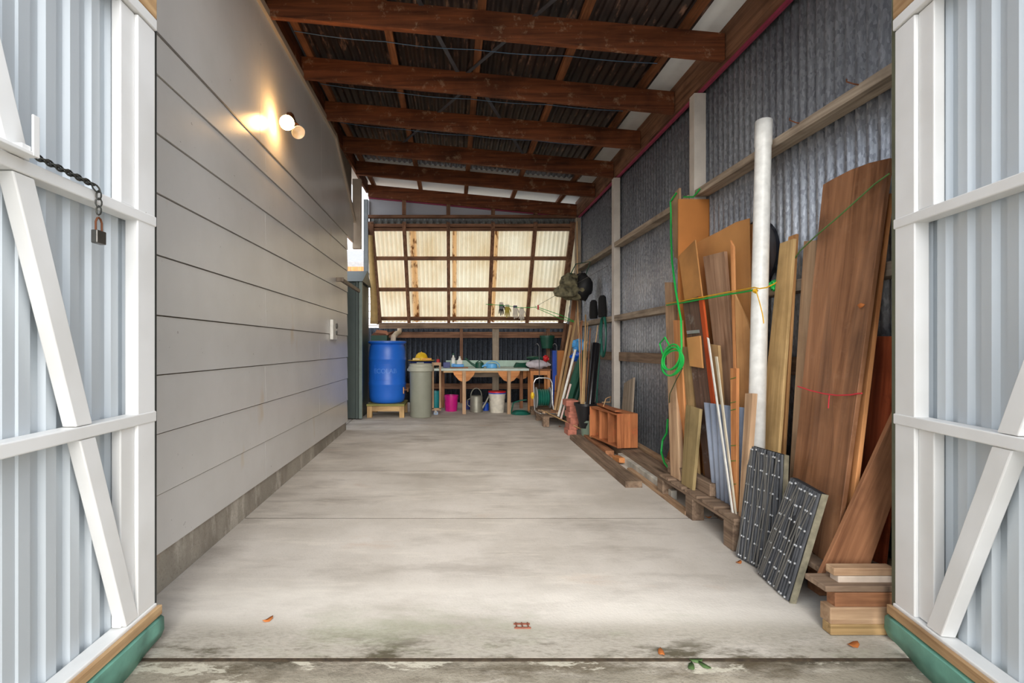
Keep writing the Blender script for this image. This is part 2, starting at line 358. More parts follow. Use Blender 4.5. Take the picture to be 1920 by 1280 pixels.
m.done('driveway', conc_out, kind='structure', origin=(0, 0, 0))
m = MB(); m.add([(-14,1.9,-.33),(14,1.9,-.33),(14,26,-.05),(-14,26,-.05)], [(0,1,2,3)])
m.done('ground', plain('soil_and_grass', (92, 92, 64), .95, var=.4, scale=6), kind='structure', origin=(0, 0, 0))

# house wall on the left: footing, lapped boards, flat sheets above, trim
hw = empty('wall_left', (XL, 1.0, 0), kind='structure')
m = MB(); m.box((XL-.3, 1.0, -.35), (XL-.005, 6.62, .10)); m.done('footing', conc_base, hw)
zs = [.095, .378, .671, .954, 1.24, 1.528, 1.823, 2.108, 2.388, 2.585]
for i in range(9):
    m = MB(); z0, z1 = zs[i], zs[i+1]; js = [1.0, 3.74 if i % 2 else 3.62, 5.25 if i % 2 == 0 else 6.65, 6.65]; js = [1.0, 3.74, 6.65] if i % 2 == 0 else [1.0, 5.25, 6.65]
    for a, b in zip(js, js[1:]):
        m.prism([(XL+.012, a+.002, z0-.004), (XL+.012, a+.002, z0+.002), (XL+.004, a+.002, z1-.010), (XL-.010, a+.002, z1-.010), (XL-.010, a+.002, z0-.004)], (0, b-a-.004, 0))
    m.done('weatherboard', house, hw, origin=(XL, 3, 0))
m = MB()
m.box((XL-.03, 1.0, .1), (XL-.012, 6.65, 2.7))
m.done('wall_backing', plain('joint_grey', (134, 122, 104), .8), hw)
m = MB()
for a, b in ((1.0, 3.64), (3.644, 5.35)): m.box((XL-.02, a, 2.575), (XL+.004, b, 3.60))
m.prism([(XL+.004, 5.354, 2.575), (XL+.004, 7.08, 2.575), (XL+.004, 7.08, 2.92), (XL+.004, 5.95, 3.60), (XL+.004, 5.354, 3.60)], (-.024, 0, 0))
m.done('wall_sheet', house, hw, origin=(XL, 3, 0))
m = MB(); m.box((XL-.02, 1.0, 2.576), (XL+.009, 6.65, 2.588)); m.done('flashing', plain('grey_flashing', (140, 136, 130), .4, .3), hw)
m = MB(); m.box((XL-.02, 1.0, 3.585), (XL+.03, 5.95, 3.64)); m.done('barge_trim', trimc, hw)
m = MB(); m.prism([(XL+.03, 5.95, 3.585), (XL+.03, 5.95, 3.65), (XL+.03, 7.12, 2.93), (XL+.03, 7.12, 2.865)], (-.05, 0, 0)); m.done('barge_trim', trimc, hw)
m = MB(); m.box((XL-.02, 7.12, 2.50), (XL+.10, 7.2, 3.50)); m.done('downpipe_box', trimc, hw)
m = MB(); m.box((XL-.5, 5.3, 3.0), (XL-.03, 7.1, 3.85)); m.box((XL-.5, 1.0, 3.0), (XL-.03, 5.3, 3.62)); m.done('upper_wall', plain('upper_wall_beige', (120, 110, 98), .6), hw)
m = MB(); m.box((XL-3.5, 6.55, -.3), (XL-.03, 6.63, 2.6)); m.done('end_wall', house, hw, origin=(XL, 3, 0))

# right wall: corrugated iron, framing in front of it
m = MB(); m.wave((XR, 2.02, -.22), (0, 1, 0), 7.4, (0, 0, 1), 3.72, (1, 0, 0), .072, .016)
m.done('wall_right', galv_wall, kind='structure', solid=.0015, origin=(XR, 0, 0))
m = MB(); m.box((1.86, 1.99, -.3), (2.6, 2.02, 3.5)); m.done('wall_front', gate_sheet, kind='structure')
m = MB(); m.box((XL-.3, 1.99, -.3), (-1.28, 2.02, 3.5)); m.done('wall_front', gate_sheet, kind='structure')
m = MB(); m.box((1.80, 2.02, -.3), (1.84, 2.034, 3.5)); m.done('trim_1', plain('olive_post', (96, 98, 78), .6), kind='structure')
m = MB(); m.box((-1.27, 2.02, -.3), (-1.213, 2.032, 3.5)); m.done('trim_2', plain('dark_strip', (58, 60, 58), .6), kind='structure')
for d, wx, where in ((2.08, .13, 'hidden behind the right gate'), (4.21, .14, 'nearest to the entrance'), (6.31, .115, 'in the middle of the iron wall'), (8.26, .12, 'in the far corner')):
    if d < 2.1: continue
    m = MB(); m.box((2.05, d, G(d)), (2.05+wx-.035 if wx < .13 else 2.15, d+.09, 3.24))
    m.done('wall_post', plain('whitewashed_post', (196, 188, 178), .8, var=.12, scale=6) if d < 7 else greyw('z'), None, f'pale grey timber post against the iron wall, {where}', 'post', 'posts of the iron wall', bevel=.003)
def girt(name, z, h, dx, segs, lab, mt):
    for a, b, l in segs:
        m = MB(); m.box((XR-.012-dx, a, z-h), (XR-.012, b, z)); m.done(name, mt('y'), None, lab+', '+l, 'rail', 'horizontal rails of the iron wall', bevel=.003)
girt('wall_rail', 2.41, .055, .11, ((2.1, 4.20, 'near length behind the white pipe'), (4.33, 6.30, 'middle length'), (6.40, 8.25, 'far length above the camouflage bag')), 'top weathered rail along the iron wall', greyw)
girt('wall_rail', 1.485, .07, .11, ((2.1, 4.20, 'near length behind the leaning timber'), (4.33, 6.30, 'middle length with a bent nail'), (6.40, 8.25, 'far length under the boots')), 'middle weathered rail along the iron wall', greyw)
girt('wall_rail', 1.02, .11, .05, ((2.1, 4.20, 'near length behind the leaning timber'), (4.33, 6.30, 'middle length with split end'), (6.40, 8.25, 'far length behind the hose')), 'low board rail along the iron wall', greyd)

# roof
def RZ(X): return 3.6-.095*(X-XL)                # underside of the rafters
ord_ = ['first', 'second', 'third', 'fourth', 'fifth']
rd = [2.92, 3.77, 4.63, 5.47, 6.38, 7.22]
for i, d in enumerate([2.06]+rd+[8.28]):
    x0, x1 = XL+.003, 2.07
    m = MB(); m.prism([(x0, d, RZ(x0)), (x1, d, RZ(x1)), (x1, d, RZ(x1)+.20), (x0, d, RZ(x0)+.20)], (0, .048, 0))
    lab = {0: 'stained brown rafter across the entrance, above the gates', 1: 'stained brown rafter just inside the entrance, out of the top of the picture', 7: 'brown rafter above the translucent back window'}.get(i)
    if lab is None: lab = f'brown timber rafter, {ord_[i-2]} in view counted from the entrance'
    m.done('roof_rafter', rafterw('x'), None, lab, 'rafter', 'roof rafters', bevel=.003, origin=(0, d, RZ(0)))
pos = ['against the house wall', 'second from the house wall', 'in the middle of the roof', 'second from the iron wall', 'beside the white strip along the iron wall']
for X, wh in zip((-1.33, -.54, .22, 1.0, 1.77), pos):
    z = RZ(X)+.201
    m = MB(); m.box((X-.032, 2.0, z), (X+.032, 8.42, z+.05)); m.done('roof_purlin', purlinw('y'), None, f'slim brown purlin lying over the rafters {wh}', 'purlin', 'roof purlins', bevel=.002)
ce = empty('ceiling', (0, 5, 3.75), kind='structure')
def roofsheet(x0, x1, d0, d1, mt, pitch, amp, nm):
    m = MB(); z0 = RZ(x0)+.272; z1 = RZ(x1)+.272
    m.wave((x0, d0, z0), (x1-x0, 0, z1-z0), math.hypot(x1-x0, z1-z0), (0, 1, 0), d1-d0, (0, 0, 1), pitch, amp); m.done(nm, mt, ce, solid=.002, origin=(0, 0, 3.7))
roofsheet(-1.75, 1.86, 1.9, 7.3, roofm, .076, .012, 'iron_sheet')
whiteboard = plain('white_soffit_board', (206, 206, 204), .6, var=.03)
roofsheet(1.86, 2.5, 1.9, 8.7, whiteboard, 1, 0.0005, 'white_strip')
roofsheet(-1.75, 1.86, 7.29, 8.7, whiteboard, 1, 0.0005, 'white_strip')
m = MB(); m.box((-1.75, 7.27, RZ(1.86)+.25), (-1.7, 7.31, 3.9)); m.prism([(-1.75, 7.25, RZ(-1.75)+.285), (2.5, 7.25, RZ(2.5)+.285), (2.5, 7.25, RZ(2.5)+.30), (-1.75, 7.25, RZ(-1.75)+.30)], (0, .1, 0)); m.prism([(1.80, 1.9, RZ(1.8)+.286), (1.95, 1.9, RZ(1.95)+.286), (1.95, 1.9, RZ(1.95)+.295), (1.8, 1.9, RZ(1.8)+.295)], (0, 6.8, 0)); m.done('leak_cover', whiteboard, ce)  # unseen strips added over the sheet joints to block sky light leaks
m = MB(); m.box((2.075, 2.06, 3.27), (2.12, 8.4, 3.53)); m.done('trim_3', framew('y'), kind='structure')
m = MB(); m.box((2.10, 2.06, 3.243), (2.125, 8.4, 3.268)); m.done('trim_4', pinkp, kind='structure')
m = MB(); m.box((XL-.03, 2.0, 3.66), (XL+.0, 8.3, 3.86)); m.done('trim_5', rafterw('y'), kind='structure')
for k, (a, b) in enumerate(((2.92, 3.77), (3.77, 4.63), (4.63, 5.47), (5.47, 6.38))):
    d = (a+b)/2+.05
    m = MB(); pts = []
    for i in range(25):
        x = -1.36+i*(3.1/24); pts.append((x, d+.03*math.sin(i*.2), RZ(x)+.195-.012*abs(math.sin(i*math.pi/6))))
    m.tube(pts, .0035, 5); m.done('roof_wire', bluewire, None, f'thin blue wire strung under the roof sheets in the {["first", "second", "third", "fourth"][k]} rafter bay', 'wire', 'wires under the roof')
for k, (x0, y0, x1, y1, wh) in enumerate(((-.36, 3.4, .05, 4.65, 'left one of the near cross'), (1.0, 3.1, .1, 4.7, 'right one of the near cross'), (-.75, 6.6, .25, 4.7, 'left one of the far cross'), (.2, 4.7, .95, 6.5, 'right one of the far cross'))):
    m = MB(); m.bar((x0, y0, RZ(x0)+.19), (x1, y1, RZ(x1)+.19), .035, .003); m.done('bracing_strap', strap, None, f'grey galvanised bracing strap under the roof, {wh}', 'strap', 'bracing straps')

# back wall
bw = empty('wall_back', (.3, DB, 0), kind='structure')
m = MB(); m.prism([(XL, DB+.04, 3.29), (2.07, DB+.04, 3.29), (2.07, DB+.04, 3.3), (XL, DB+.04, 3.75)], (0, .008, 0)); m.done('gable_lining', plain('grey_lining', (168, 170, 178), .5, var=.05, scale=2), bw)
m = MB(); m.bar((XL, DB+.02, 3.6), (2.07, DB+.02, 3.27), .03, .02); m.done('paper_edge', pinkp, bw)
m = MB(); m.box((XL, DB-.04, 3.255), (2.07, DB+.035, 3.30)); m.done('top_rail', framew('x'), bw)
m = MB(); m.box((XL, DB-.02, 3.105), (2.07, DB+.05, 3.155)); m.done('second_rail', framew('x'), bw)
m = MB(); m.wave((XL, DB+.06, 3.14), (1, 0, 0), 3.5, (0, .3, 1), .16, (0, 1, 0), .11, .016); m.done('ridge_sheet', galv('ridge_iron', (86, 88, 86), (130, 130, 124), .5, .4), bw, solid=.002, origin=(0, DB, 3))
for X in (-.817, -.075, .675, 1.387):
    m = MB(); m.box((X-.032, DB-.05, 3.301), (X+.032, DB-.01, RZ(X)+.08)); m.done('stud', framew('z'), bw)
wn = empty('window_1', (.3, DB, 3.1), kind='structure')
def WP(X, t, o=0):   # a point on the sloping window; o = distance to the outside
    return Vector((X, DB+.9*t+o*.86, 3.1-1.513*t+o*.51))
m = MB(); nrm = Vector((0, .86, .51)); m.wave(WP(XL, 0, .075), (1, 0, 0), 3.60, WP(0, 1)-WP(0, 0), 1.84, nrm, .076, .017); m.done('translucent_sheet', clear, wn, solid=0, origin=(0, DB, 1.5))
for X in (XL+.045, -.817, -.075, .675, 1.387, 2.02):
    m = MB(); wd = .06 if -1 < X < 1.5 else .09; a, b = WP(X, -.05), WP(X, 1.04)
    m.bar(a, b, wd, .075, up=nrm); m.done('stud', framew('z'), wn)
for t in (.02, .315, .65, .985):
    m = MB(); m.bar(WP(XL+.02, t, .015), WP(2.06, t, .015), .055, .05, up=nrm); m.done('rail', framew('x'), wn)
DW = 9.33
m = MB(); m.box((XL+.05, DW-.14, 1.43), (2.12, DW-.02, 1.535)); m.done('ledge_beam', greyd('x'), bw)
m = MB(); m.wave((XL-.3, DW+.06, -.1), (1, 0, 0), 3.9, (0, 0, 1), 1.55, (0, 1, 0), .095, .016); m.done('lower_iron', galv_dark, bw, solid=.002, origin=(0, DW, 0))
m = MB(); m.box((XL, DW-.02, 1.26), (2.1, DW+.03, 1.37)); m.done('low_rail', framew('x'), bw)
m = MB(); m.box((XL, DW-.02, .30), (2.1, DW+.03, .40)); m.done('low_rail', framew('x'), bw)
for X, wd, mt in ((.16, .055, framew('z')), (.80, .12, greyw('z')), (1.78, .06, framew('z'))):
    m = MB(); m.box((X-wd/2, DW-.09, G(DW)), (X+wd/2, DW-.021, 1.429)); m.done('post', mt, bw, bevel=.003)
m = MB(); m.bar((1.78, DW-.5, .0), (2.06, DW-.35, 1.5), .07, .05); m.done('corner_stud', framew('z'), bw)
m = MB(); m.box((XL-.075, DB-.04, G(DB)), (XL-.002, DB+.04, 3.56)); m.done('corner_post', plain('blue_grey_post', (120, 128, 134), .6), None, 'blue-grey corner post at the left end of the back window', 'post')
m = MB(); n_ = 10
for i in range(n_):
    pass
pts = [(XL+.07+.07*math.sin(t/9*2.2)*t/9, DB-.1-.02*t, 2.95-.165*t) for t in range(10)]
vs_ = []; 
for i, p in enumerate(pts): vs_ += [Vector(p)-Vector((.05, 0, 0)), Vector(p)+Vector((.012+.006*i, .05, .0))]
m.add(vs_, [(2*i, 2*i+1, 2*i+3, 2*i+2) for i in range(9)], True)
m.done('loose_flap', plain('yellowed_sheet', (202, 170, 112), .6), None, 'curling yellowed sheet edge hanging beside the left end of the back window', 'sheet', solid=.003)

# outside, seen through the gap on the left
nb = empty('neighbour_house', (-4.5, 15, -.1), 'white weatherboard house far beyond the gap behind the left wall', 'house')
m = MB()
for i in range(14): m.prism([(-9, 15.0, .2+i*.22), (-9, 14.97, .2+i*.22), (-9, 15, .42+i*.22)], (8, 0, 0))
m.box((-9, 15, -.1), (-1, 18, 3.28)); m.done('wall', plain('neighbour_white', (226, 226, 230), .5, var=.02), nb)
m = MB(); m.prism([(-9.3, 14.6, 3.6), (-9.3, 16.5, 4.3), (-9.3, 18.4, 3.6)], (8.6, 0, 0)); m.prism([(-9.3, 14.6, 3.28), (-9.3, 14.6, 3.6), (-9.3, 18.4, 3.6), (-9.3, 18.4, 3.28)], (8.6, 0, 0)); m.done('roof', plain('neighbour_roof', (150, 150, 152), .6), nb)
fn = empty('timber_fence', (-3, 11.5, -.05), 'new orange timber fence beyond the gap, in front of the white house', 'fence')
m = MB()
for i in range(26): m.box((-6+i*.152, 11.5, -.05), (-6+i*.152+.145, 11.52, 2.95))
m.done('paling', orangew('z'), fn)
m = MB(); m.box((-6, 11.44, 2.5), (-2.05, 11.5, 2.62)); m.box((-6, 11.44, .5), (-2.05, 11.5, .6)); m.done('rail', palew('x'), fn)
sh = empty('garden_shed', (-1.8, 7.8, 0), 'dark green steel garden shed standing behind the corner of the house', 'shed')
gs = plain('shed_green', (62, 72, 68), .45, .2, var=.06)
m = MB(); m.wave((-2.4, 7.42, G(7.4)+.02), (1, 0, 0), 1.0, (0, 0, 1), 2.04, (0, -1, 0), .2, .018, rib=.035); m.done('front_sheet', gs, sh, solid=.003)
m = MB(); m.box((-2.4, 7.45, G(7.4)+.02), (-1.385, 8.1, 2.05)); m.done('shed_body', gs, sh)
m = MB(); m.box((-1.40, 7.40, G(7.4)+.02), (-1.352, 7.45, 2.08)); m.done('corner_trim', plain('shed_trim', (104, 116, 110), .4, .3), sh)
m = MB(); m.prism([(-2.5, 7.35, 2.06), (-2.5, 8.15, 2.06), (-2.5, 7.8, 2.28)], (1.16, 0, 0)); m.done('shed_roof', gs, sh)

# ------------------------------------------------------------------ gates
def gate(hx, hd, tan, sgn, lab):
    # local axis: a = distance from the hinge along the leaf (towards the street), n = away from the driveway
    L = 1.45; a = Vector((-sgn*tan, -1, 0)).normalized(); nv = Vector((sgn, 0, 0)); nv = (nv-a*nv.dot(a)).normalized()
    O = Vector((hx, hd, 0)); fr = Matrix(((a.x, nv.x, 0, hx), (a.y, nv.y, 0, hd), (0, 0, 1, 0), (0, 0, 0, 1)))
    g = empty('gate', (hx, hd, .0), lab, 'gate', 'pair of open entrance gates')
    def bx(nm, mt, a0, a1, n0, n1, z0, z1, bev=.004):
        m = MB(); m.box((a0, n0, z0), (a1, n1, z1)); m.v = [fr @ v for v in m.v]; m.done(nm, mt, g, frame=fr, bevel=bev)
    zr = 0 if sgn < 0 else -.01
    bx('stile', flaky, 0, .11, 0, .05, .05, 2.35); bx('stile', flaky, L-.11, L, 0, .047, .05, 2.35)
    bx('inner_stile', flaky, .112, .19, .012, .047, 1.61+zr, 2.35); bx('inner_stile', flaky, .112, .19, .012, .047, .055, .78+zr)
    bx('rail', flaky, -.004, L-.002, -.004, .056, 1.565+zr, 1.605+zr)
    bx('rail', flaky, -.004, L-.002, -.004, .056, .782+zr, .824+zr)
    bx('rail', flaky, -.004, L-.002, -.006, .056, 2.355, 2.40)
    bx('bottom_rail', white_paint, -.003, L, -.006, .056, .012, .050)
    bx('top_batten', palew('x'), -.003, L, -.006, .05, 2.402, 2.50)
    bx('batten', palew('x'), -.008, L, -.024, -.007, .004, .040, .002)
    m = MB(); vs_ = []; n_ = 40
    for i in range(n_+1):
        q = -.012+(L+.012)*i/n_; s_ = .016*math.sin(q*9)+.01*math.sin(q*23)
        for n0, z in ((-.007, .046), (-.008, .0), (-.026+s_*.2, -.012), (-.026+s_*.5, -.06), (-.012+s_*.6, -.125+.25*max(0, .12-q)-.004*math.sin(q*9))):
            vs_.append(fr @ Vector((q, n0, z)))
    m.add(vs_, [(i*5+k, (i+1)*5+k, (i+1)*5+k+1, i*5+k+1) for i in range(n_) for k in range(1, 4)], True)
    m.done('rubber_flap', rubber, g, solid=.004, frame=fr)
    # corrugated sheets on the outer side
    m = MB(); 
    for a0, ln, o in ((.04, .55, 0), (.57, .85, .006)):
        k = MB(); k.wave((a0, .058+o, .02), (1, 0, 0), ln, (0, 0, 1), 2.5, (0, 1, 0), .097, .016, rib=.034); k.v = [fr @ v for v in k.v]
        m.add(k.v, k.f)
    m.done('sheet', gate_sheet, g, solid=.0012, frame=fr)
    # diagonal brace, three lengths between the rails
    def br(a0, z0, a1, z1):
        m = MB(); w2 = .036; 
        m.prism([fr @ Vector(p) for p in ((a0-w2, -.0, z0), (a0+w2, 0, z0), (a1+w2, 0, z1), (a1-w2, 0, z1))], (fr.to_3x3() @ Vector((0, .046, 0)))); m.done('brace', flaky, g, frame=fr, bevel=.004)
    if sgn < 0: q = lambda z: .14+(z-.05)*.312
    else: q = lambda z: .205+(z-.05)*.388
    br(q(.052), .052, q(.78+zr), .78+zr); br(q(.826+zr), .826+zr, q(1.563+zr), 1.563+zr); br(q(1.607+zr), 1.607+zr, q(2.353), 2.353)
    for z in (.25, 2.2):
        m = MB(); m.lathe([(.011, 0), (.011, .05)], (0, 0, 0), 8); m.v = [fr @ (v+Vector((-.014, .03, z))) for v in m.v]; m.done('hinge', steel, g)
    return g, fr
rubber = plain('green_rubber', (112, 166, 148), .55, var=.35, scale=9)
gl, fl = gate(-1.20, 2.0, .0, -1, 'left white-framed gate of pale grey ribbed sheet, folded open beside the house wall')
gr, frr = gate(1.782, 2.0, .20, 1, 'right white-framed gate of pale grey ribbed sheet, folded open beside the stacked lumber')
# latch, chain and padlock on the left leaf
lt = MB(); d0 = 1.365
lt.box((-1.205, d0-.28, 1.607), (-1.155, d0+.02, 1.618)); lt.box((-1.160, d0-.0, 1.607), (-1.154, d0+.022, 1.722)) ; lt.box((-1.20, d0-.03, 1.618), (-1.16, d0+.0, 1.632))
lt.done('drop_latch', flaky, gl, label='white painted steel latch bracket', bevel=.002)
lk = MB(); A = Vector((-1.185, 1.41, 1.618)); B = Vector((-1.19, 1.642, 1.614)); n_ = 13
pts = []
for i in range(n_): pts.append(A.lerp(B, i/(n_-1))+Vector((0, 0, .004-.0*math.sin(i/(n_-1)*math.pi))))
pts += [Vector((-1.182, 1.656, 1.60)), Vector((-1.182, 1.656, 1.576)), Vector((-1.182, 1.656, 1.550)), Vector((-1.182, 1.656, 1.524))]
for i in range(len(pts)-1):
    a, b = pts[i], pts[i+1]; d = (b-a).normalized(); u = (Vector((1, 0, 0)) if i % 2 else Vector((0, 0, 1))); u = (u-d*u.dot(d)); u = u.normalized() if u.length > .2 else d.orthogonal().normalized()
    c = (a+b)/2; ring = [c+d*.015*math.cos(t*math.pi/5)+u*.0085*math.sin(t*math.pi/5) for t in range(10)]
    lk.tube(ring, .0028, 6, closed=True)
lk.done('chain', plain('dark_chain', (74, 74, 70), .45, .8), None, 'rusty steel chain lying on the middle rail of the left gate', 'chain')
pc = Vector((-1.182, 1.656, 1.447))
pl = empty('padlock', pc, 'small steel padlock hanging from the chain on the left gate', 'padlock')
m = MB(); m.box(pc+Vector((-.011, -.022, -.022)), pc+Vector((.011, .022, .022))); m.done('body', steel, pl, bevel=.003)
m = MB(); m.tube([pc+Vector((0, -.014, .02)), pc+Vector((0, -.014, .05)), pc+Vector((0, -.008, .062)), pc+Vector((0, .0, .066)), pc+Vector((0, .008, .062)), pc+Vector((0, .014, .05)), pc+Vector((0, .014, .02))], .0034, 7); m.done('shackle', plain('rusty_steel', (120, 72, 46), .6, .5), pl)

# ------------------------------------------------------------------ left wall fittings
lp = Vector((XL+.01, 4.27, 3.05))
fl_ = empty('wall_spotlight', lp, 'twin wall spotlight with one glowing bulb on the house wall', 'lamp')
m = MB(); m.lathe([(.0, 0), (.05, 0), (.05, .03), (.035, .045), (0, .045)], lp+Vector((-.006, 0, 0)), 20, Matrix.Rotation(R(90), 3, 'Y')); m.done('base', plain('bronze_fitting', (96, 60, 36), .4, .4), fl_)
b1 = P(538, 230, D=3.90); b2 = P(556, 243, D=4.12)
for c, nm in ((b1, 'on'), (b2, 'off')):
    m = MB(); st = lp+Vector((.04, 0, 0)); dr = (c-st).normalized(); e = c-dr*.05
    m.tube([st, st.lerp(e, .4), e-dr*.02, e], [.012, .012, .03, .036], 14); m.done('lamp_holder', MATS['bronze_fitting'], fl_)
m = MB(); m.blob(b1, .056, 0); m.done('bulb', emit('glowing_bulb', (1, .56, .20, 1), 42), fl_, label='lit frosted bulb')
m = MB(); dr = (b2-lp).normalized(); q = dr.to_track_quat('Z', 'Y').to_matrix(); m.lathe([(.0, -.02), (.02, -.02), (.05, .03), (.056, .06), (.052, .062), (.03, .052), (0, .05)], b2, 22, q); m.done('bulb', plain('reflector_glass', (214, 206, 196), .12, .6), fl_, label='unlit reflector bulb')
sw = empty('socket_box', (XL+.012, 5.8, 1.2), 'white weatherproof socket box on the far end of the house wall', 'socket')
m = MB(); m.box((XL+.012, 5.68, 1.17), (XL+.05, 5.88, 1.40)); m.done('box', whitep, sw, bevel=.006)
m = MB(); m.lathe([(0, 0), (.03, 0), (.03, .014), (0, .014)], (XL+.05, 5.83, 1.33), 14, Matrix.Rotation(R(90), 3, 'Y')); m.lathe([(0, 0), (.025, 0), (.025, .01), (0, .01)], (XL+.05, 5.83, 1.25), 14, Matrix.Rotation(R(90), 3, 'Y')); m.done('switch', plain('grey_switch', (90, 88, 84), .5), sw)
m = MB(); m.bar((XL+.012, 6.0, 1.90), (XL+.10, 6.0, 1.90), .03, .05); m.bar((XL+.07, 5.98, 1.90), (XL+.17, 6.62, 1.83), .03, .045, up=(0, 0, 1)); m.done('wall_bracket', plain('taupe_metal', (126, 112, 98), .5, .3), None, 'narrow beige bracket arm sticking out at the far end of the house wall', 'bracket', bevel=.003)

# small things on the slab
m = MB(); c = P(980, 1178, Z=G(2.1)+.0); 
for k in range(2): m.bar(c+Vector((-.035, k*.03, .003)), c+Vector((.035, k*.03, .003)), .006, .006)
for k in range(3): m.bar(c+Vector((-.025+k*.025, -.005, .006)), c+Vector((-.025+k*.025, .035, .006)), .005, .005)
m.done('bolt_socket', plain('rusty_plate', (140, 84, 66), .7, .3), None, 'small rusty metal bolt keeper set in the slab near the threshold', 'metal plate')
lf = [(502, 1163), (1600, 1210), (1582, 1184), (1328, 970), (1373, 1018), (1385, 1055), (1050, 800), (1300, 800), (1740, 1182-4), (1240, 1225), (960, 800)]
whl = ['alone on the slab near the left gate', 'in front of the stacked blocks', 'at the foot of the stacked blocks', 'by the end of the reddish batten', 'in front of the pallet foot', 'under the near edge of the rib panel', 'by the far pallet', None, None, 'beside the crack at the threshold', None]
for (px, py), wh in zip(lf, whl):
    if not wh: continue
    D = 2.0
    for _ in range(20): D = (HC-G(D))*F/(py-VY)
    c = P(px, py, D=D); s_ = .018*(.8+random.random()*.5); m = MB(); an = random.random()*6
    ring = [Vector((math.cos(t*math.pi/4)*s_*1.5, math.sin(t*math.pi/4)*s_*.8, .006+.006*math.cos(t*math.pi/2))) for t in range(8)]
    Rz = Matrix.Rotation(an, 3, 'Z'); m.add([c+Rz @ Vector((0, 0, .003))]+[c+Rz @ p for p in ring], [(0, i+1, (i+1) % 8+1) for i in range(8)], True)
    m.done('fallen_leaf', leafm, None, f'small curled orange-brown leaf {wh}', 'leaf', 'fallen leaves', solid=.001)
for k, (px, py) in enumerate(((1305, 1240), (1322, 1250), (1296, 1252))):
    D = 1.9
    for _ in range(20): D = (HC-G(D)+.003)*F/(py-VY)
    c = P(px, py, D=D)+Vector((0, 0, .006)); m = MB(); Rz = Matrix.Rotation(k*2.1, 3, 'Z')
    ring = [Vector((math.cos(t*math.pi/4)*.026, math.sin(t*math.pi/4)*.012, .004*math.cos(t*math.pi/2))) for t in range(8)]
    m.add([c+Rz @ p for p in ring], [tuple(range(8))], True); m.done('weed_leaf', plain('weed_green', (70, 96, 50), .7), None, 'small green weed leaf in the threshold crack, ' + ['farthest from the street', 'rightmost of three', 'leftmost of three'][k], 'leaf', 'weed leaves', solid=.001)

# ------------------------------------------------------------------ back of the carport: drum, bin, bench
def lx(px, D): return (px-VX)*D/F
ds = empty('drum_stand', (-1.03, 7.9, G(7.9)), 'low pale timber stand under the blue drum', 'stand')
for x in (-1.315, -.82):
    for y in (7.6, 8.12): m = MB(); m.box((x, y, G(y)), (x+.075, y+.075, .18)); m.done('leg', tanw('z'), ds, bevel=.003)
for y in (7.6, 8.15): m = MB(); m.box((-1.24, y, .10), (-.82, y+.045, .18)); m.done('apron', tanw('x'), ds)
m = MB()
for k in range(5): m.box((-1.32, 7.58+k*.126, .181), (-.74, 7.58+k*.126+.115, .212))
m.done('deck', wood('mossy_wood', (104, 108, 50), (168, 158, 96), 'x'), ds, bevel=.003)
dr_ = empty('water_drum', (-1.042, 7.895, .212), 'big blue plastic water drum with embossed lettering on a timber stand', 'drum')
blue = plain('drum_blue', (34, 104, 206), .38, var=.06, scale=4)
m = MB(); r0 = .292
prof = [(0, 0), (.24, 0), (.265, .02), (.278, .07), (r0-.008, .12), (r0, .27), (r0+.006, .285), (r0+.006, .31), (r0-.002, .325), (r0-.002, .66), (r0+.005, .675), (r0+.005, .70), (r0-.002, .715), (r0-.006, .80), (.275, .88), (.262, .91), (.285, .925), (.302, .94), (.302, .962), (.28, .97), (.24, .955), (0, .95)]
m.lathe(prof, (-1.042, 7.895, .212), 48); m.done('drum_body', blue, dr_)
m = MB(); c = Vector((-1.042, 7.895, .212))
def arcbar(a0, a1, z0, z1, r, t=.006):
    n_ = max(1, int(abs(a1-a0)/4)); 
    for i in range(n_):
        A0, A1 = R(a0+(a1-a0)*i/n_), R(a0+(a1-a0)*(i+1)/n_)
        q = [c+Vector((math.sin(A)*rr, -math.cos(A)*rr, z)) for A, rr, z in ((A0, r, z0), (A1, r, z0), (A1, r, z1), (A0, r, z1))]
        q2 = [c+Vector((math.sin(A)*(r+t), -math.cos(A)*(r+t), z)) for A, z in ((A0, z0), (A1, z0), (A1, z1), (A0, z1))]
        m.add(q+q2, BF)
arcbar(-34, 34, .36, .366, .288); arcbar(-34, 34, .60, .606, .288); arcbar(-34, -33, .36, .606, .288); arcbar(33, 34, .36, .606, .288)
m.done('panel_outline', blue, dr_)
def text(name, s_, size, M_, mat, parent, depth=.002, curve_r=None, label=None):
    cu = bpy.data.curves.new(name, 'FONT'); cu.body = s_; cu.size = size; cu.extrude = depth; cu.align_x = 'CENTER'; cu.align_y = 'CENTER'; cu.offset = size*.01
    tmp = bpy.data.objects.new(name, cu); C.objects.link(tmp); dg = bpy.context.evaluated_depsgraph_get(); me = bpy.data.meshes.new_from_object(tmp.evaluated_get(dg)); bpy.data.objects.remove(tmp)
    me.name = name
    for v in me.vertices:
        if curve_r:
            a = v.co.x/curve_r; v.co = Vector((math.sin(a)*(curve_r+v.co.z), v.co.y, math.cos(a)*(curve_r+v.co.z)-curve_r))
    me.materials.clear(); me.materials.append(mat); o = bpy.data.objects.new(name, me); C.objects.link(o)
    o.parent = parent; o.matrix_basis = WM[parent.name].inverted() @ M_; WM[o.name] = M_
    if label: o['label'] = label
    return o
text('lettering', 'ECOLAB', .10, Matrix.Translation((-1.042, 7.895-.2905, .212+.50)) @ Matrix.Rotation(R(90), 4, 'X'), plain('drum_blue_light', (84, 138, 222), .4), dr_, .003, .29, 'raised moulded lettering')
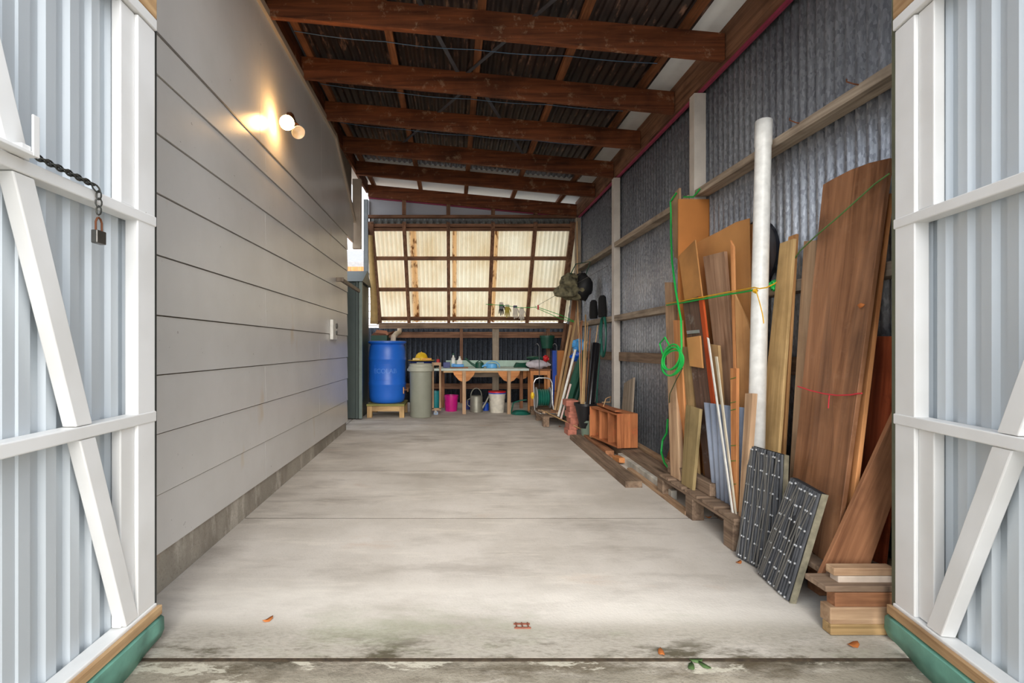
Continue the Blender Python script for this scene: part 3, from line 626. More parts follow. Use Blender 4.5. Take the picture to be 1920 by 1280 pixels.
m = MB(); m.tube([(-.765, 7.75, .42), (-.70, 7.72, .42)], .014, 10); m.tube([(-.70, 7.72, .45), (-.70, 7.72, .39)], .012, 8); m.box((-.775, 7.72, .36), (-.758, 7.78, .46)); m.done('tap', plain('brass_tap', (150, 110, 80), .4, .6), dr_)
m = MB(); e = [Vector(P(736, 636, D=7.95)), Vector(P(737, 629, D=8.0)), Vector(P(743, 624, D=8.2)), Vector(P(746, 618, D=8.6)), Vector(P(746.5, 612, D=8.9)), Vector((-.98, 9.2, 1.42))]
e = [Vector((-.96, 7.97, 1.165)), Vector((-.955, 7.99, 1.25)), Vector((-.93, 8.2, 1.31)), Vector((-.96, 8.9, 1.345)), Vector((-.98, 9.12, 1.36)), Vector((-.98, 9.14, 1.40)), Vector((-.98, 9.14, 1.43))]
m.tube(e, .042, 14); m.done('downpipe', plain('beige_pipe', (206, 190, 168), .5), None, 'beige plastic downpipe bending into the top of the blue drum', 'pipe')
sb = MB(); sb.box((-1.38, 8.42, G(8.5)), (-1.34, 8.46, 1.08)); sb.box((-1.0, 8.42, G(8.5)), (-.96, 8.46, 1.08)); sb.box((-1.38, 8.7, G(8.5)), (-1.34, 8.74, 1.08)); sb.box((-1.0, 8.7, G(8.5)), (-.96, 8.74, 1.08)); sb.box((-1.40, 8.40, 1.08), (-.94, 8.76, 1.10))
sb.done('plant_shelf', greyd('x'), None, 'dark timber shelf stand behind the blue drum', 'shelf')
cb = empty('cardboard_box', (-1.3, 8.55, 1.10), 'open dark green cardboard box behind the top of the blue drum', 'box')
m = MB(); m.box((-1.39, 8.44, 1.10), (-1.12, 8.70, 1.285)); m.done('box_body', greend, cb)
m = MB(); m.prism([(-1.39, 8.44, 1.285), (-1.12, 8.44, 1.285), (-1.14, 8.40, 1.31), (-1.33, 8.38, 1.33)], (0, .004, .002)); m.prism([(-1.12, 8.44, 1.285), (-1.12, 8.70, 1.285), (-1.0, 8.66, 1.35), (-1.02, 8.47, 1.36)], (.004, 0, .002)); m.prism([(-1.39, 8.7, 1.285), (-1.12, 8.7, 1.285), (-1.16, 8.72, 1.37), (-1.34, 8.72, 1.39)], (0, .004, .002)); m.done('flap', plain('cardboard', (164, 110, 84), .8), cb)

bn = empty('grey_bin', (-.498, 7.70, G(7.70)), 'tall round grey-green bin with a lid, right of the blue drum', 'bin')
gb = plain('bin_grey', (142, 144, 130), .5, var=.08, scale=5)
m = MB(); m.lathe([(0, 0), (.158, 0), (.165, .01), (.172, .74), (0, .74)], (-.498, 7.70, G(7.70)), 36); m.done('bin_body', gb, bn)
m = MB(); m.lathe([(.172, .70), (.195, .71), (.198, .75), (.19, .775), (.18, .785), (.178, .815), (.15, .825), (0, .825)], (-.498, 7.70, G(7.70)), 36); m.done('lid', plain('lid_grey', (168, 168, 152), .5, var=.06), bn)
m = MB(); m.bar((-.56, 7.70, .838), (-.45, 7.70, .838), .02, .02); m.done('lid_handle', gb, bn)

mint = plain('mint_paint', (172, 196, 182), .6, var=.08)
be = empty('work_bench', (.25, 8.3, G(8.3)), 'long work bench with a pale mint top along the back wall', 'bench')
m = MB(); m.box((-.73, 7.93, .705), (1.22, 8.78, .74)); m.done('bench_top', plain('worn_mint_top', (186, 200, 192), .6, var=.1), be, bevel=.003)
m = MB(); m.box((.0-.12, 8.79, .742), (1.36, 8.81, .85)); m.done('upstand', mint, be)
for x, y, mt in ((.155, 7.95, lightred('z')), (.875, 7.95, lightred('z')), (1.16, 8.6, brownw('z')), (-.66, 8.6, brownw('z')), (-.2, 8.66, brownw('z'))):
    m = MB(); m.box((x, y, G(y)), (x+.055, y+.05, .704)); m.done('leg', mt, be, bevel=.002)
for x in (.18, .90, 1.19):
    for s_ in (-1, 1):
        m = MB(); y = 7.955 if x < 1.1 else 8.605; a = x+s_*.03
        m.prism([(a, y, .703), (a+s_*.15, y, .703), (a+s_*.13, y, .64), (a+s_*.05, y, .55), (a, y, .53)], (0, .02, 0)); m.done('corner_bracket', orangew('x'), be)
m = MB(); m.box((-.15, 7.96, .675), (.98, 7.985, .704)); m.done('front_apron', palew('x'), be)
m = MB(); m.box((.26, 8.5, .57), (.84, 8.54, .66)); m.done('cross_rail', greyw('x'), be)

tl = empty('tool_trolley', (-.35, 8.0, G(8)), 'open timber trolley frame on a castor beside the grey bin', 'trolley')
for x in (-.215, -.33): 
    m = MB(); m.box((x, 7.86, .10), (x+.03, 7.90, .83)); m.done('post', lightred('z'), tl)
m = MB(); m.box((-.33, 7.86, .08), (-.185, 7.90, .115)); m.done('rail', lightred('x'), tl); m = MB(); m.box((-.33, 7.862, .795), (-.185, 7.898, .84)); m.done('rail', lightred('x'), tl)
m = MB(); m.box((-.33, 7.90, .085), (-.19, 8.15, .10)); m.done('shelf', greyd('x'), tl)
m = MB(); m.tube([(-.27, 7.90, .03), (-.27, 7.93, .03)], .036, 18); m.done('castor', plain('castor_grey', (130, 150, 176), .4), tl)
m = MB(); m.box((-.29, 7.885, .03), (-.255, 7.90, .10)); m.done('castor_fork', steel, tl)

# things on the bench
def put(px, D): return lx(px, D)
zt = .741
m = MB(); c = Vector((put(790, 8.25), 8.25, zt)); prof = [(0, 0), (.10, 0), (.19, .09), (.205, .10), (.2, .105), (.18, .095), (.0, .03)]
m.lathe(prof, c, 28); m.done('blue_basin', plain('deep_blue', (20, 44, 130), .35), None, 'deep blue basin under the yellow helmet on the bench', 'basin')
m = MB(); m.lathe([(0, 0), (.12, .0), (.22, .012), (.225, .02), (.12, .018), (0, .018)], c+Vector((0, 0, .108)), 28); m.done('straw_hat_brim', plain('yellow_plate', (214, 176, 70), .6), None, 'wide yellow tray lying on the blue basin', 'tray')
for k, (dx, cc) in enumerate(((-.075, (232, 206, 140)), (.085, (214, 160, 84)))):
    m = MB(); m.box(c+Vector((dx-.06, -.13, .128)), c+Vector((dx+.06+.03*k, -.06, .163))); m.done('sponge', plain('sponge'+str(k), cc, .9), None, ['pale yellow sponge on the left of the tray', 'orange-yellow sponge on the right of the tray'][k], 'sponge', bevel=.006)
hh = empty('hard_hat', c+Vector((.0, .03, .13)), 'yellow hard hat on top of the tray by the blue drum', 'hard hat')
m = MB(); hp = c+Vector((0, .03, .128)); m.lathe([(.0, 0), (.10, 0), (.108, .01), (.103, .05), (.085, .09), (.055, .118), (.02, .128), (0, .128)], hp, 26); m.done('shell', yellow, hh)
m = MB(); m.lathe([(.10, 0), (.125, .0), (.125, .006), (.10, .01)], hp+Vector((0, -.01, .001)), 26); m.done('brim', yellow, hh)
m = MB(); m.tube([hp+Vector((0, -.105*math.cos(t), .01+.124*math.sin(t))) for t in [i*math.pi/10 for i in range(1, 10)]], .008, 6); m.done('crest', yellow, hh)
sc_ = empty('spray_can', (put(821.5, 8.6), 8.6, zt), 'small red and white spray can with a black cap on the bench', 'spray can')
p = Vector((put(821.5, 8.6), 8.6, zt)); m = MB(); m.lathe([(0, 0), (.028, 0), (.028, .10), (0, .10)], p, 16); m.done('can', whitep, sc_)
m = MB(); m.lathe([(.0285, .06), (.0285, .125), (.024, .135), (0, .135)], p, 16); m.done('band', redp, sc_)
m = MB(); m.lathe([(0, .135), (.018, .135), (.018, .19), (.010, .20), (0, .20)], p, 14); m.done('cap', blackp, sc_)
def bottle(px, D, w_, h, hc, lab, cap):
    p = Vector((put(px, D), D, zt)); b_ = empty('bottle', p, lab, 'bottle'); m = MB()
    m.box(p+Vector((-w_/2, -.03, 0)), p+Vector((w_/2, .03, h*.8))); m.done('container', whitep, b_, bevel=.012)
    m = MB(); m.lathe([(0, h*.79), (w_*.32, h*.79), (w_*.2, h), (0, h)], p, 14); m.done('neck', whitep, b_)
    m = MB(); m.lathe([(0, h), (hc, h), (hc, h+.03), (0, h+.03)], p, 14); m.done('cap', cap, b_)
    m = MB(); m.box(p+Vector((-w_/2-.001, -.031, .012)), p+Vector((w_/2+.001, -.0295, h*.33))); m.done('paper_label', lblue, b_)
bottle(850, 8.3, .062, .21, .018, 'tall white bottle with a dark green cap on the bench', greend)
bottle(862, 8.28, .095, .16, .016, 'squat white bottle beside the tall one on the bench', whitep)
m = MB(); p = Vector((put(858, 8.10), 8.10, zt)); m.box(p+Vector((-.08, -.03, .018)), p+Vector((.10, .03, .065))); m.done('blue_tub', plain('cyan_tub', (20, 130, 200), .4), None, 'bright blue tub in front of the white bottles', 'tub', bevel=.006)
m = MB(); m.box(p+Vector((-.12, -.045, .0)), p+Vector((.17, .045, .017))); m.done('wooden_board', brownw('x'), None, 'brown wooden board under the bright blue tub', 'board')
m = MB(); m.box((put(831, 8.3), 8.25, zt), (put(844, 8.3), 8.4, zt+.09)); m.done('navy_crate', plain('navy', (14, 34, 110), .45), None, 'navy blue crate left of the white bottles', 'crate', bevel=.004)
m = MB(); p = Vector((put(812, 8.2), 8.2, zt)); m.blob(p+Vector((.0, 0, .034)), (.10, .05, .032), .2); m.done('dark_tool', blackp, None, 'small dark power tool lying behind the trolley post', 'tool')
# green watering can lying on the bench, blue one
def can(name, p, r, h, mt, spout, lab, hand, ry=0):
    b_ = empty(name, p, lab, 'watering can'); m = MB(); m.lathe([(0, 0), (r, 0), (r*1.02, .01), (r*.95, h*.9), (r*.7, h), (r*.66, h), (0, h-.01)], p, 24); m.done('can_body', mt, b_)
    m = MB(); m.tube([p+Vector(q) for q in spout], [.022, .018, .014, .02][:len(spout)], 10); m.done('spout', mt, b_)
    m = MB(); m.tube([p+Vector(q) for q in hand], .008, 8); m.done('handle', mt, b_); return b_
p = Vector((put(899, 8.2), 8.2, zt)); can('watering_can', p, .07, .095, greend, [(-.06, 0, .03), (-.13, 0, .07), (-.2, 0, .13), (-.235, 0, .16)], 'dark green watering can with a long spout on the bench', [(.05, 0, .09), (.0, 0, .125), (-.05, 0, .09)])
p = Vector((put(922, 8.15), 8.15, zt)); bc = can('watering_can', p, .09, .075, lblue, [(-.07, 0, .04), (-.12, 0, .045), (-.16, 0, .02)], 'light blue watering can with a looped handle on the bench', [(-.12, 0, .04), (-.07, 0, .09), (0, 0, .115), (.07, 0, .10), (.12, 0, .06), (.13, 0, .01)])
p = Vector((put(978, 8.4), 8.4, zt)); m = MB()
for k in range(5): m.tube([p+Vector((math.cos(t/20*2*math.pi)*(.13-.008*k), math.sin(t/20*2*math.pi)*.1, .012+.014*k+.004*math.sin(t))) for t in range(20)], .010, 6, closed=True)
m.done('hose_coil', greend, None, 'dark green hose coil lying on the right end of the bench', 'hose')

# below the bench
def bucket(px, D, r, h, mt, lab, cat='bucket', z=None, lid=None):
    p = Vector((put(px, D), D, G(D) if z is None else z)); b_ = empty('bucket', p, lab, cat); m = MB()
    m.lathe([(0, 0), (r*.82, 0), (r*.84, .01), (r, h*.93), (r*1.05, h*.93), (r*1.05, h), (r*.96, h), (r*.8, .02), (0, .02)], p, 28); m.done('pail', mt, b_)
    m = MB(); m.tube([p+Vector((r*1.04*math.cos(t), -r*.9*math.sin(t)*.55-.02, h*.88-r*.9*math.sin(t))) for t in [i*math.pi/10 for i in range(11)]], .004, 6); m.done('handle', steel, b_)
    if lid:
        z0 = h
        for mt2, hh_ in lid: m = MB(); m.lathe([(0, z0), (r*1.09, z0), (r*1.09, z0+hh_), (0, z0+hh_)], p, 28); m.done('lid', mt2, b_, label='red lid' if mt2 is redp else 'blue lid'); z0 += hh_
bucket(846, 8.3, .118, .265, magenta, 'bright pink bucket on the floor under the bench')
bucket(816.5, 8.05, .09, .27, teal, 'teal bucket standing on the trolley shelf', z=.101)
bucket(932, 8.15, .135, .31, plain('dirty_white', (206, 200, 186), .5, var=.15), 'white bucket with red and blue lids under the bench', lid=[(bluep, .018), (redp, .022)])
m = MB(); p = Vector((put(938, 8.15)-.0, 8.15, G(8.15)));
for i in range(6):
    A0, A1 = R(-10+i*9), R(-10+(i+1)*9); r_ = .1285
    m.add([p+Vector((math.sin(A)*r_-.05, -math.cos(A)*r_, z)) for A, z in ((A0, .06), (A1, .06), (A1, .17+.02*math.sin(i)), (A0, .17+.02*math.sin(i-1)))], [(0, 1, 2, 3)])
p = Vector((put(893, 8.2), 8.2, G(8.2)))
zc = plain('zinc', (140, 138, 126), .5, .5); zn = empty('watering_can', p, 'old zinc watering can with a tall looped handle under the bench', 'watering can')
m = MB(); m.lathe([(0, 0), (.105, 0), (.105, .25), (.09, .27), (0, .27)], p, 26); m.done('can_body', zc, zn)
m = MB(); m.tube([p+Vector((.09*math.cos(t), 0, .26+.13*math.sin(t))) for t in [i*math.pi/10 for i in range(11)]], .008, 8); m.done('handle', zc, zn)
m = MB(); m.tube([p+Vector((.10, 0, .06)), p+Vector((.17, 0, .18)), p+Vector((.235, 0, .31))], [.02, .016, .014], 10); m.done('spout', zc, zn)
m = MB(); m.tube([p+Vector((-.10, 0, .22)), p+Vector((-.14, 0, .20)), p+Vector((-.145, 0, .12)), p+Vector((-.10, 0, .08))], .008, 8); m.done('side_handle', zc, zn)
m = MB(); p = Vector((put(911, 8.35), 8.35, G(8.35))); m.lathe([(0, 0), (.05, 0), (.055, .11), (.03, .14), (0, .14)], p, 16); m.done('blue_jug', bluep, None, 'small blue jug between the zinc can and the white bucket', 'jug')
m = MB(); p = Vector((put(877, 8.5), 8.5, G(8.5))); m.lathe([(0, 0), (.07, 0), (.075, .15), (0, .15)], p, 16); m.done('navy_pot', MATS['navy'], None, 'navy blue pot in the shade behind the zinc watering can', 'pot')
m = MB(); p = Vector((put(976, 7.95), 7.95, G(7.95)+.01))
for k in range(4): m.tube([p+Vector((math.cos(t/24*2*math.pi)*(.15-.015*k), math.sin(t/24*2*math.pi)*.13, .011*k)) for t in range(24)], .010, 6, closed=True)
m.tube([p+Vector((-.15, .02, .01)), p+Vector((-.12, -.05, .18)), p+Vector((0, -.08, .22)), p+Vector((.08, -.1, .23))], .010, 8)
m.done('garden_hose', hosegreen, None, 'teal garden hose looped on the floor right of the bench', 'hose')

# ------------------------------------------------------------------ far right corner
def pallet(x0, x1, d0, d1, h, lab, mt=greyd):
    z0 = max(G(d0), G(d1)); p_ = empty('pallet', ((x0+x1)/2, (d0+d1)/2, z0), lab, 'pallet')
    n_ = 5
    for k in range(n_):
        w_ = (d1-d0)/n_; m = MB(); m.box((x0, d0+k*w_, z0+h-.02), (x1, d0+k*w_+w_*.78, z0+h)); m.done('deck_board', mt('x'), p_, bevel=.002)
    for x in (x0, (x0+x1)/2-.04, x1-.08):
        for d in (d0+.01, (d0+d1)/2-.05, d1-.12):
            m = MB(); m.box((x, d, z0-.02), (x+.08, d+.1, z0+h-.021-.018)); m.done('block', greyd('y'), p_, bevel=.003)
        m = MB(); m.box((x, d0, z0+h-.038), (x+.08, d1, z0+h-.021)); m.done('stringer', mt('y'), p_)
    return z0+h
zp = pallet(1.24, 1.95, 6.78, 8.0, .13, 'low weathered pallet under the hose reel in the far right corner')
# hose reel
rc = Vector((1.33, 7.32, zp)); hr = empty('hose_reel', rc, 'green garden hose reel cart with a tubular steel frame on the far pallet', 'hose reel')
def loop(y, lean):
    pts = []
    for x, z in ((-.125, .0), (-.135, .10), (-.135, .40), (-.11, .455), (-.06, .475), (.06, .475), (.11, .455), (.135, .40), (.135, .1), (.15, .0)): pts.append(rc+Vector((x, y+lean*z, z+.012)))
    return pts
m = MB(); m.tube(loop(-.05, .12), .010, 8); m.done('frame', chrome, hr)
m = MB(); m.tube([rc+Vector((-.125, -.05, .012)), rc+Vector((-.12, -.36, .015)), rc+Vector((-.1, -.40, .015)), rc+Vector((.13, -.40, .015)), rc+Vector((.15, -.36, .015)), rc+Vector((.15, -.05, .012))], .010, 8); m.done('base_frame', chrome, hr)
m = MB(); Mx = Matrix.Rotation(R(90), 3, 'Y')
prof = [(0, -.085)]+[(.115+(.012 if k % 2 else 0), -.08+k*.016) for k in range(11)]+[(0, .085)]
m.lathe(prof, rc+Vector((0, .0, .2)), 24, Mx); m.done('wound_hose', hosegreen, hr)
for s_ in (-1, 1):
    m = MB(); m.lathe([(0, 0), (.15, 0), (.155, .006), (.15, .012), (0, .012)], rc+Vector((s_*.10-.006, 0, .2)), 26, Mx); m.done('side_disc', plain('clear_grey_disc', (150, 156, 158), .3), hr)
m = MB(); m.blob(rc+Vector((-.155, -.02, .23)), (.028, .03, .05), .1); m.done('hose_connector', yellow, hr)
# stool with things on it
so_ = empty('wooden_stool', (1.43, 8.2, G(8.2)), 'orange pine stool at the right end of the bench', 'stool'); sx0, sx1, sy0, sy1 = 1.26, 1.585, 8.05, 8.36
for x in (sx0, sx1-.05):
    for y in (sy0, sy1-.05): m = MB(); m.box((x, y, G(8.2)), (x+.05, y+.045, .70)); m.done('leg', orangew('z'), so_, bevel=.003)
m = MB(); m.box((sx0-.01, sy0-.01, .701), (sx1+.01, sy1+.01, .728)); m.done('seat', brownw('x'), so_, bevel=.003)
m = MB(); m.box((sx0+.05, sy0+.005, .63), (sx1-.05, sy0+.03, .70)); m.done('apron', orangew('x'), so_)
m = MB(); m.blob((1.40, 8.2, .80), (.185, .12, .072), .16, 2.5, seed=3); m.done('white_sack', plain('white_sack', (206, 198, 204), .6, var=.12), None, 'crumpled white and lilac sack on the pine stool', 'sack')
m = MB(); m.blob((1.36, 8.2, .905), (.14, .08, .028), .25, 3, seed=5); m.done('green_cloth', greend, None, 'dark green folded cloth on top of the white sack', 'cloth')
m = MB(); m.blob((1.525, 8.12, .90), (.045, .05, .05), .2, 3, seed=8); m.done('red_bag', redp, None, 'small bright red bag on top of the white sack', 'bag')
m = MB(); m.box((1.60, 7.94, zp), (1.67, 8.0, 1.03)); m.done('blue_batten_box', bluep, None, 'upright blue box leaning between the stool and the orange board', 'box', bevel=.004)
board('hardboard_offcut', (1.60, 7.86, zp), (1.70, 7.83, zp), (1.795, 7.99, 1.03), (1.675, 8.01, 1.03), .012, mdf2, 'narrow orange board leaning beside the blue box in the far corner', 'board')
# stand with hanging pot
ps = empty('hanging_pot', (1.72, 9.05, 1.02), 'dark green pot hanging from the beam right of the bench', 'hanging pot'); pp = Vector((1.72, 9.05, 1.06))
m = MB(); m.lathe([(0, 0), (.095, 0), (.125, .20), (.135, .20), (.135, .235), (.12, .235), (.1, .03), (0, .03)], pp, 26); m.done('pot', greend, ps)
m = MB()
for a in (0, 2.1, 4.2): m.tube([pp+Vector((.128*math.cos(a), .128*math.sin(a), .235)), Vector((1.72, 9.12, 1.40)), Vector((1.72, 9.20, 1.43))], .003, 5)
m.done('hanger_wire', steel, ps)
pk = MB()
for x in (1.345, 1.62): pk.tube([(x, 7.72, zp), (x, 7.72, 1.10), (x-.03, 7.72, 1.14), (x-.06, 7.72, 1.12), (x-.05, 7.72, 1.09)], .006, 6)
pk.tube([(1.345, 7.72, .40), (1.62, 7.72, .40)], .005, 6)
pk.done('plant_hook', blackp, None, 'black iron hook stand in front of the pine stool', 'plant stand')

def pole(name, a, b, r, mt, lab, cat='pole', group=None, seg=8, taper=1):
    a = Vector(a); b = Vector(b); d = (b-a).normalized(); m = MB(); m.tube([a, a.lerp(b, .33), a.lerp(b, .66), b], [r, r, r*taper, r*taper], seg)
    q = d.to_track_quat('Z', 'Y').to_matrix().to_4x4(); return m.done(name, mt, None, lab, cat, group, frame=Matrix.Translation(a) @ q)
def lean(name, pb, pt, Xb, Xt, w_, t, mt, lab, cat='timber', zb=None, Dt=None, group=None):
    # pb = px at the foot, pt = (px, py) at the head
    zb = zp if zb is None else zb; a = P(pb, X=Xb, Z=zb); b = P(pt[0], pt[1], X=Xt)
    d = (b-a).normalized(); sd_ = Vector((1, 0, 0)); sd_ = (sd_-d*sd_.dot(d)).normalized()*w_
    return board(name, a, a+sd_, b+sd_, b, t, mt, lab, cat, group=group)
lean('red_stud', 1052, (1078, 520), 1.73, 2.0, .07, .045, brownw('z'), 'reddish-brown stud leaning right of the back window')
lean('pale_stud', 1062, (1081, 585), 1.80, 1.98, .05, .03, lightred('z'), 'pale stud leaning in front of the far corner post')
pole('white_rod', P(1085, X=1.92, Z=zp), P(1082, 415, X=1.96), .011, palew('z'), 'tall thin pale rod standing in front of the far corner post')
pole('taped_pole', P(1040, X=1.49, Z=zp), P(1070, 610, X=1.85), .020, palew('z'), 'bamboo-coloured pole bound with yellow tape in the far corner')
c = P(1058, 684, X=1.69); m = MB(); m.lathe([(.0, 0), (.026, 0), (.026, .05), (0, .05)], c, 12); 
lean('leaning_batten', 1043, (1077, 600), 1.47, 1.82, .035, .02, tanw('z'), 'thin tan batten leaning left of the green parasol')
lean('leaning_batten', 1049, (1090, 600), 1.50, 1.90, .03, .02, brownw('z'), 'thin brown batten crossing behind the blue bag')
pole('white_pipe_length', P(1047, X=1.44, Z=zp), P(1079, 655, X=1.66), .017, whitep, 'white plastic pipe length leaning left of the green parasol', 'pipe')
pole('white_pipe_length', P(1052, X=1.43, Z=zp), P(1070, 720, X=1.52), .013, plain('pinkish_pipe', (214, 190, 182), .5), 'short pinkish pipe leaning at the foot of the green parasol', 'pipe')
# furled green parasol
a, b = P(1058, X=1.52, Z=zp), P(1096, 655, X=1.72); gp = empty('furled_parasol', a, 'furled dark green parasol leaning in the far corner', 'parasol')
m = MB(); pts = [a.lerp(b, t) for t in (0, .05, .2, .4, .6, .8, .95, 1)]; m.tube(pts, [.03, .055, .065, .06, .06, .055, .035, .015], 9)
for v in m.v: v += Vector((noise.noise(v*14), noise.noise(v*14+Vector((5, 0, 0))), 0))*.022
m.done('canopy', greend, gp)
m = MB(); m.tube([b-(b-a)*.02, b+(b-a).normalized()*.12], .012, 8); m.done('pole_tip', palew('z'), gp)
a2, b2_ = P(1070, X=1.60, Z=zp), P(1098, 670, X=1.78)
m = MB(); m.tube([a2, a2.lerp(b2_, .3), a2.lerp(b2_, .7), b2_], [.02, .045, .045, .02], 8)
for v in m.v: v += Vector((noise.noise(v*14), noise.noise(v*11), 0))*.02
m.done('rolled_tarp', plain('tarp_green', (14, 62, 50), .45), None, 'narrow roll of dark green tarpaulin right of the parasol', 'tarpaulin')
m = MB(); m.blob(P(1085, 648, D=7.15), (.085, .07, .09), .32, 2.5, seed=4); m.done('blue_bag', plain('sky_blue_bag', (84, 160, 220), .35), None, 'light blue plastic bag crumpled over the parasol top', 'bag')
m = MB(); m.blob(P(1083, 668, D=7.10), (.10, .06, .06), .35, 3, seed=9); m.done('blue_glove', plain('bright_blue_bag', (10, 86, 196), .35), None, 'bright blue plastic bundle under the light blue bag', 'bag')

# bricks and pots
def bricks():
    z = G(6.3); k = 0
    labs = ['bottom brick', 'second brick from the floor', 'third brick from the floor', 'fourth brick from the floor', 'fifth brick from the floor', 'top brick']
    for i in range(6):
        m = MB(); o = .008*((i*37) % 5-2); top = i == 5
        m.box((1.46+o-(.02 if top else 0), 6.22, z), (1.57+o+(.02 if top else 0), 6.44, z+.073)); m.done('brick', brick, None, f'{labs[i]} of the red column beside the black pot', 'brick', 'column of red bricks', bevel=.004); z += .0735
bricks()
pz = G(6.05)
m = MB(); pc_ = Vector((1.625, 6.0, pz)); m.lathe([(0, 0), (.06, 0), (.085, .21), (.095, .21), (.095, .235), (.082, .235), (.058, .02), (0, .02)], pc_, 26); m.done('plant_pot', plain('grey_green_pot', (112, 128, 112), .55), None, 'grey-green plant pot holding up the black pot', 'pot')
m = MB(); bp = pc_+Vector((-.02, 0, .14)); m.lathe([(0, 0), (.07, 0), (.125, .27), (.138, .27), (.138, .30), (.12, .30), (.066, .02), (0, .02)], bp, 28); m.done('plant_pot', blackp, None, 'black plant pot holding garden stakes and a black roll', 'pot')
def stake(i, x, y, top, lab, mt, r=.006):
    pole('garden_stake', bp+Vector((x, y, .022)), top, r, mt, lab, 'stake', 'garden stakes in the black pot')
stk = [(-.05, .0, P(1085, 600, D=6.45)), (-.04, .02, P(1090, 612, D=6.4)), (-.03, -.02, P(1098, 590, D=6.5)), (-.02, .03, P(1102, 605, D=6.6)), (0, .04, P(1107, 615, D=6.6)), (-.055, -.01, P(1096, 640, D=6.3)), (-.01, .01, P(1121, 610, D=6.65))]
nmk = ['leftmost and tallest', 'second from the left', 'third from the left', 'standing fourth from the left', 'fifth, behind the black roll', 'shorter one crossing the others', 'rightmost, leaning to the hose']
for i, (x, y, t) in enumerate(stk): stake(i, x, y, t, f'thin brown garden stake in the black pot, {nmk[i]}', [palew, brownw, tanw][i % 3]('z'), .006+.002*(i % 3))
a, b = bp+Vector((.03, -.02, .10)), P(1117, 645, D=6.3); rl = MB(); rl.tube([a, a.lerp(b, .5), b], [.05, .055, .06], 16)
rl.done('black_roll', plain('black_film', (14, 14, 18), .18), None, 'roll of shiny black plastic film standing in the black pot', 'roll')
board('grey_paling', P(1161, X=1.98, Z=.02), P(1181, X=1.98, Z=.02), P(1188, 707, X=2.10), P(1170, 718, X=2.10), .02, greyw('z'), 'short grey fence paling leaning behind the orange crate', 'paling')

# camouflage bag, boots, hose on the wall
camo = plain('camouflage', (104, 98, 74), .8, var=.75, scale=13)
cg = Vector(P(1072, 538, D=7.35)); cgb = empty('camouflage_bag', cg, 'camouflage shoulder bag hanging from the top rail in the far corner', 'bag')
m = MB(); m.blob(cg+Vector((0, 0, -.03)), (.23, .16, .15), .28, 2.0, 30, 18, seed=2); m.blob(cg+Vector((-.03, -.02, .07)), (.14, .12, .13), .2, 2.4, seed=12); m.done('bag_body', camo, cgb)
m = MB(); m.blob(cg+Vector((.16, -.02, .0)), (.14, .15, .20), .12, 2, seed=6); m.done('flap', plain('black_nylon', (18, 18, 20), .6), cgb)
m = MB(); m.tube([cg+Vector((-.05, -.05, .14)), cg+Vector((.06, .0, .34)), (2.05, 7.4, 2.36), cg+Vector((.2, .0, .15))], .008, 6); m.done('strap', greend, cgb)
for k, (px, py, sc2) in enumerate(((1113, 574, .9), (1126, 570, 1.0))):
    q = P(px, py, X=2.04-.06*(1-k)); q = Vector((2.0+.02*k, 7.05-.35*k, 1.49)); m = MB()
    m.lathe([(0, 0), (.05, 0), (.055, .05), (.05, .2*sc2), (.045, .26*sc2), (.025, .29*sc2), (0, .295*sc2)], q, 18)
    for v in m.v: v.y = q.y+(v.y-q.y)*1.9
    m.done('rubber_boot', plain('boot_black', (8, 8, 9), .9), None, ['black rubber boot upside down on the middle rail, left of the two', 'black rubber boot upside down on the middle rail, right of the two'][k], 'boot', 'boots on the rail')
hc = Vector((2.035, 6.68, 1.25)); m = MB()
for k in range(4):
    m.tube([hc+Vector((-.006*k, math.sin(t/28*2*math.pi)*(.10+.012*k), math.cos(t/28*2*math.pi)*(.27+.008*((k*5) % 3))-.01*k)) for t in range(28)], .0095, 7, closed=True)
m.tube([hc+Vector((-.02, .1, -.05)), hc+Vector((-.04, .08, -.35)), hc+Vector((-.06, .12, -.8)), hc+Vector((-.05, .14, -1.2))], .0095, 7)
m.tube([hc+Vector((.02, 0, .262)), hc+Vector((-.04, 0, .262))], .006, 6)
m.done('hose_coil', hosegreen, None, 'teal hose coil hung on the iron wall beside the middle post', 'hose')

# scraps on the far pallet
for i in range(9):
    x = 1.30+random.random()*.32; y = 6.85+random.random()*.12+.02*i; a_ = random.random()*3; l = .06+random.random()*.08; m = MB()
    dv = Vector((math.cos(a_), math.sin(a_), random.uniform(-.1, .1)))*l; m.bar(Vector((x, y, zp+.022))-dv, Vector((x, y, zp+.022))+dv, .035, .03)
    m.done('wood_offcut', [brownw, lightred, greyd][i % 3]('x'), None, 'short rough wood offcut heaped on the far pallet', 'offcut', 'wood offcuts on the far pallet')
pole('bamboo_cane', (1.30, 7.0, zp+.03), (1.60, 6.05, G(6.05)+.10), .008, palew('z'), 'long pale cane sloping from the far pallet to the bricks')
pole('bamboo_cane', (1.26, 7.05, zp+.05), (1.56, 6.08, G(6.05)+.12), .006, tanw('z'), 'second pale cane lying just above the longer one')

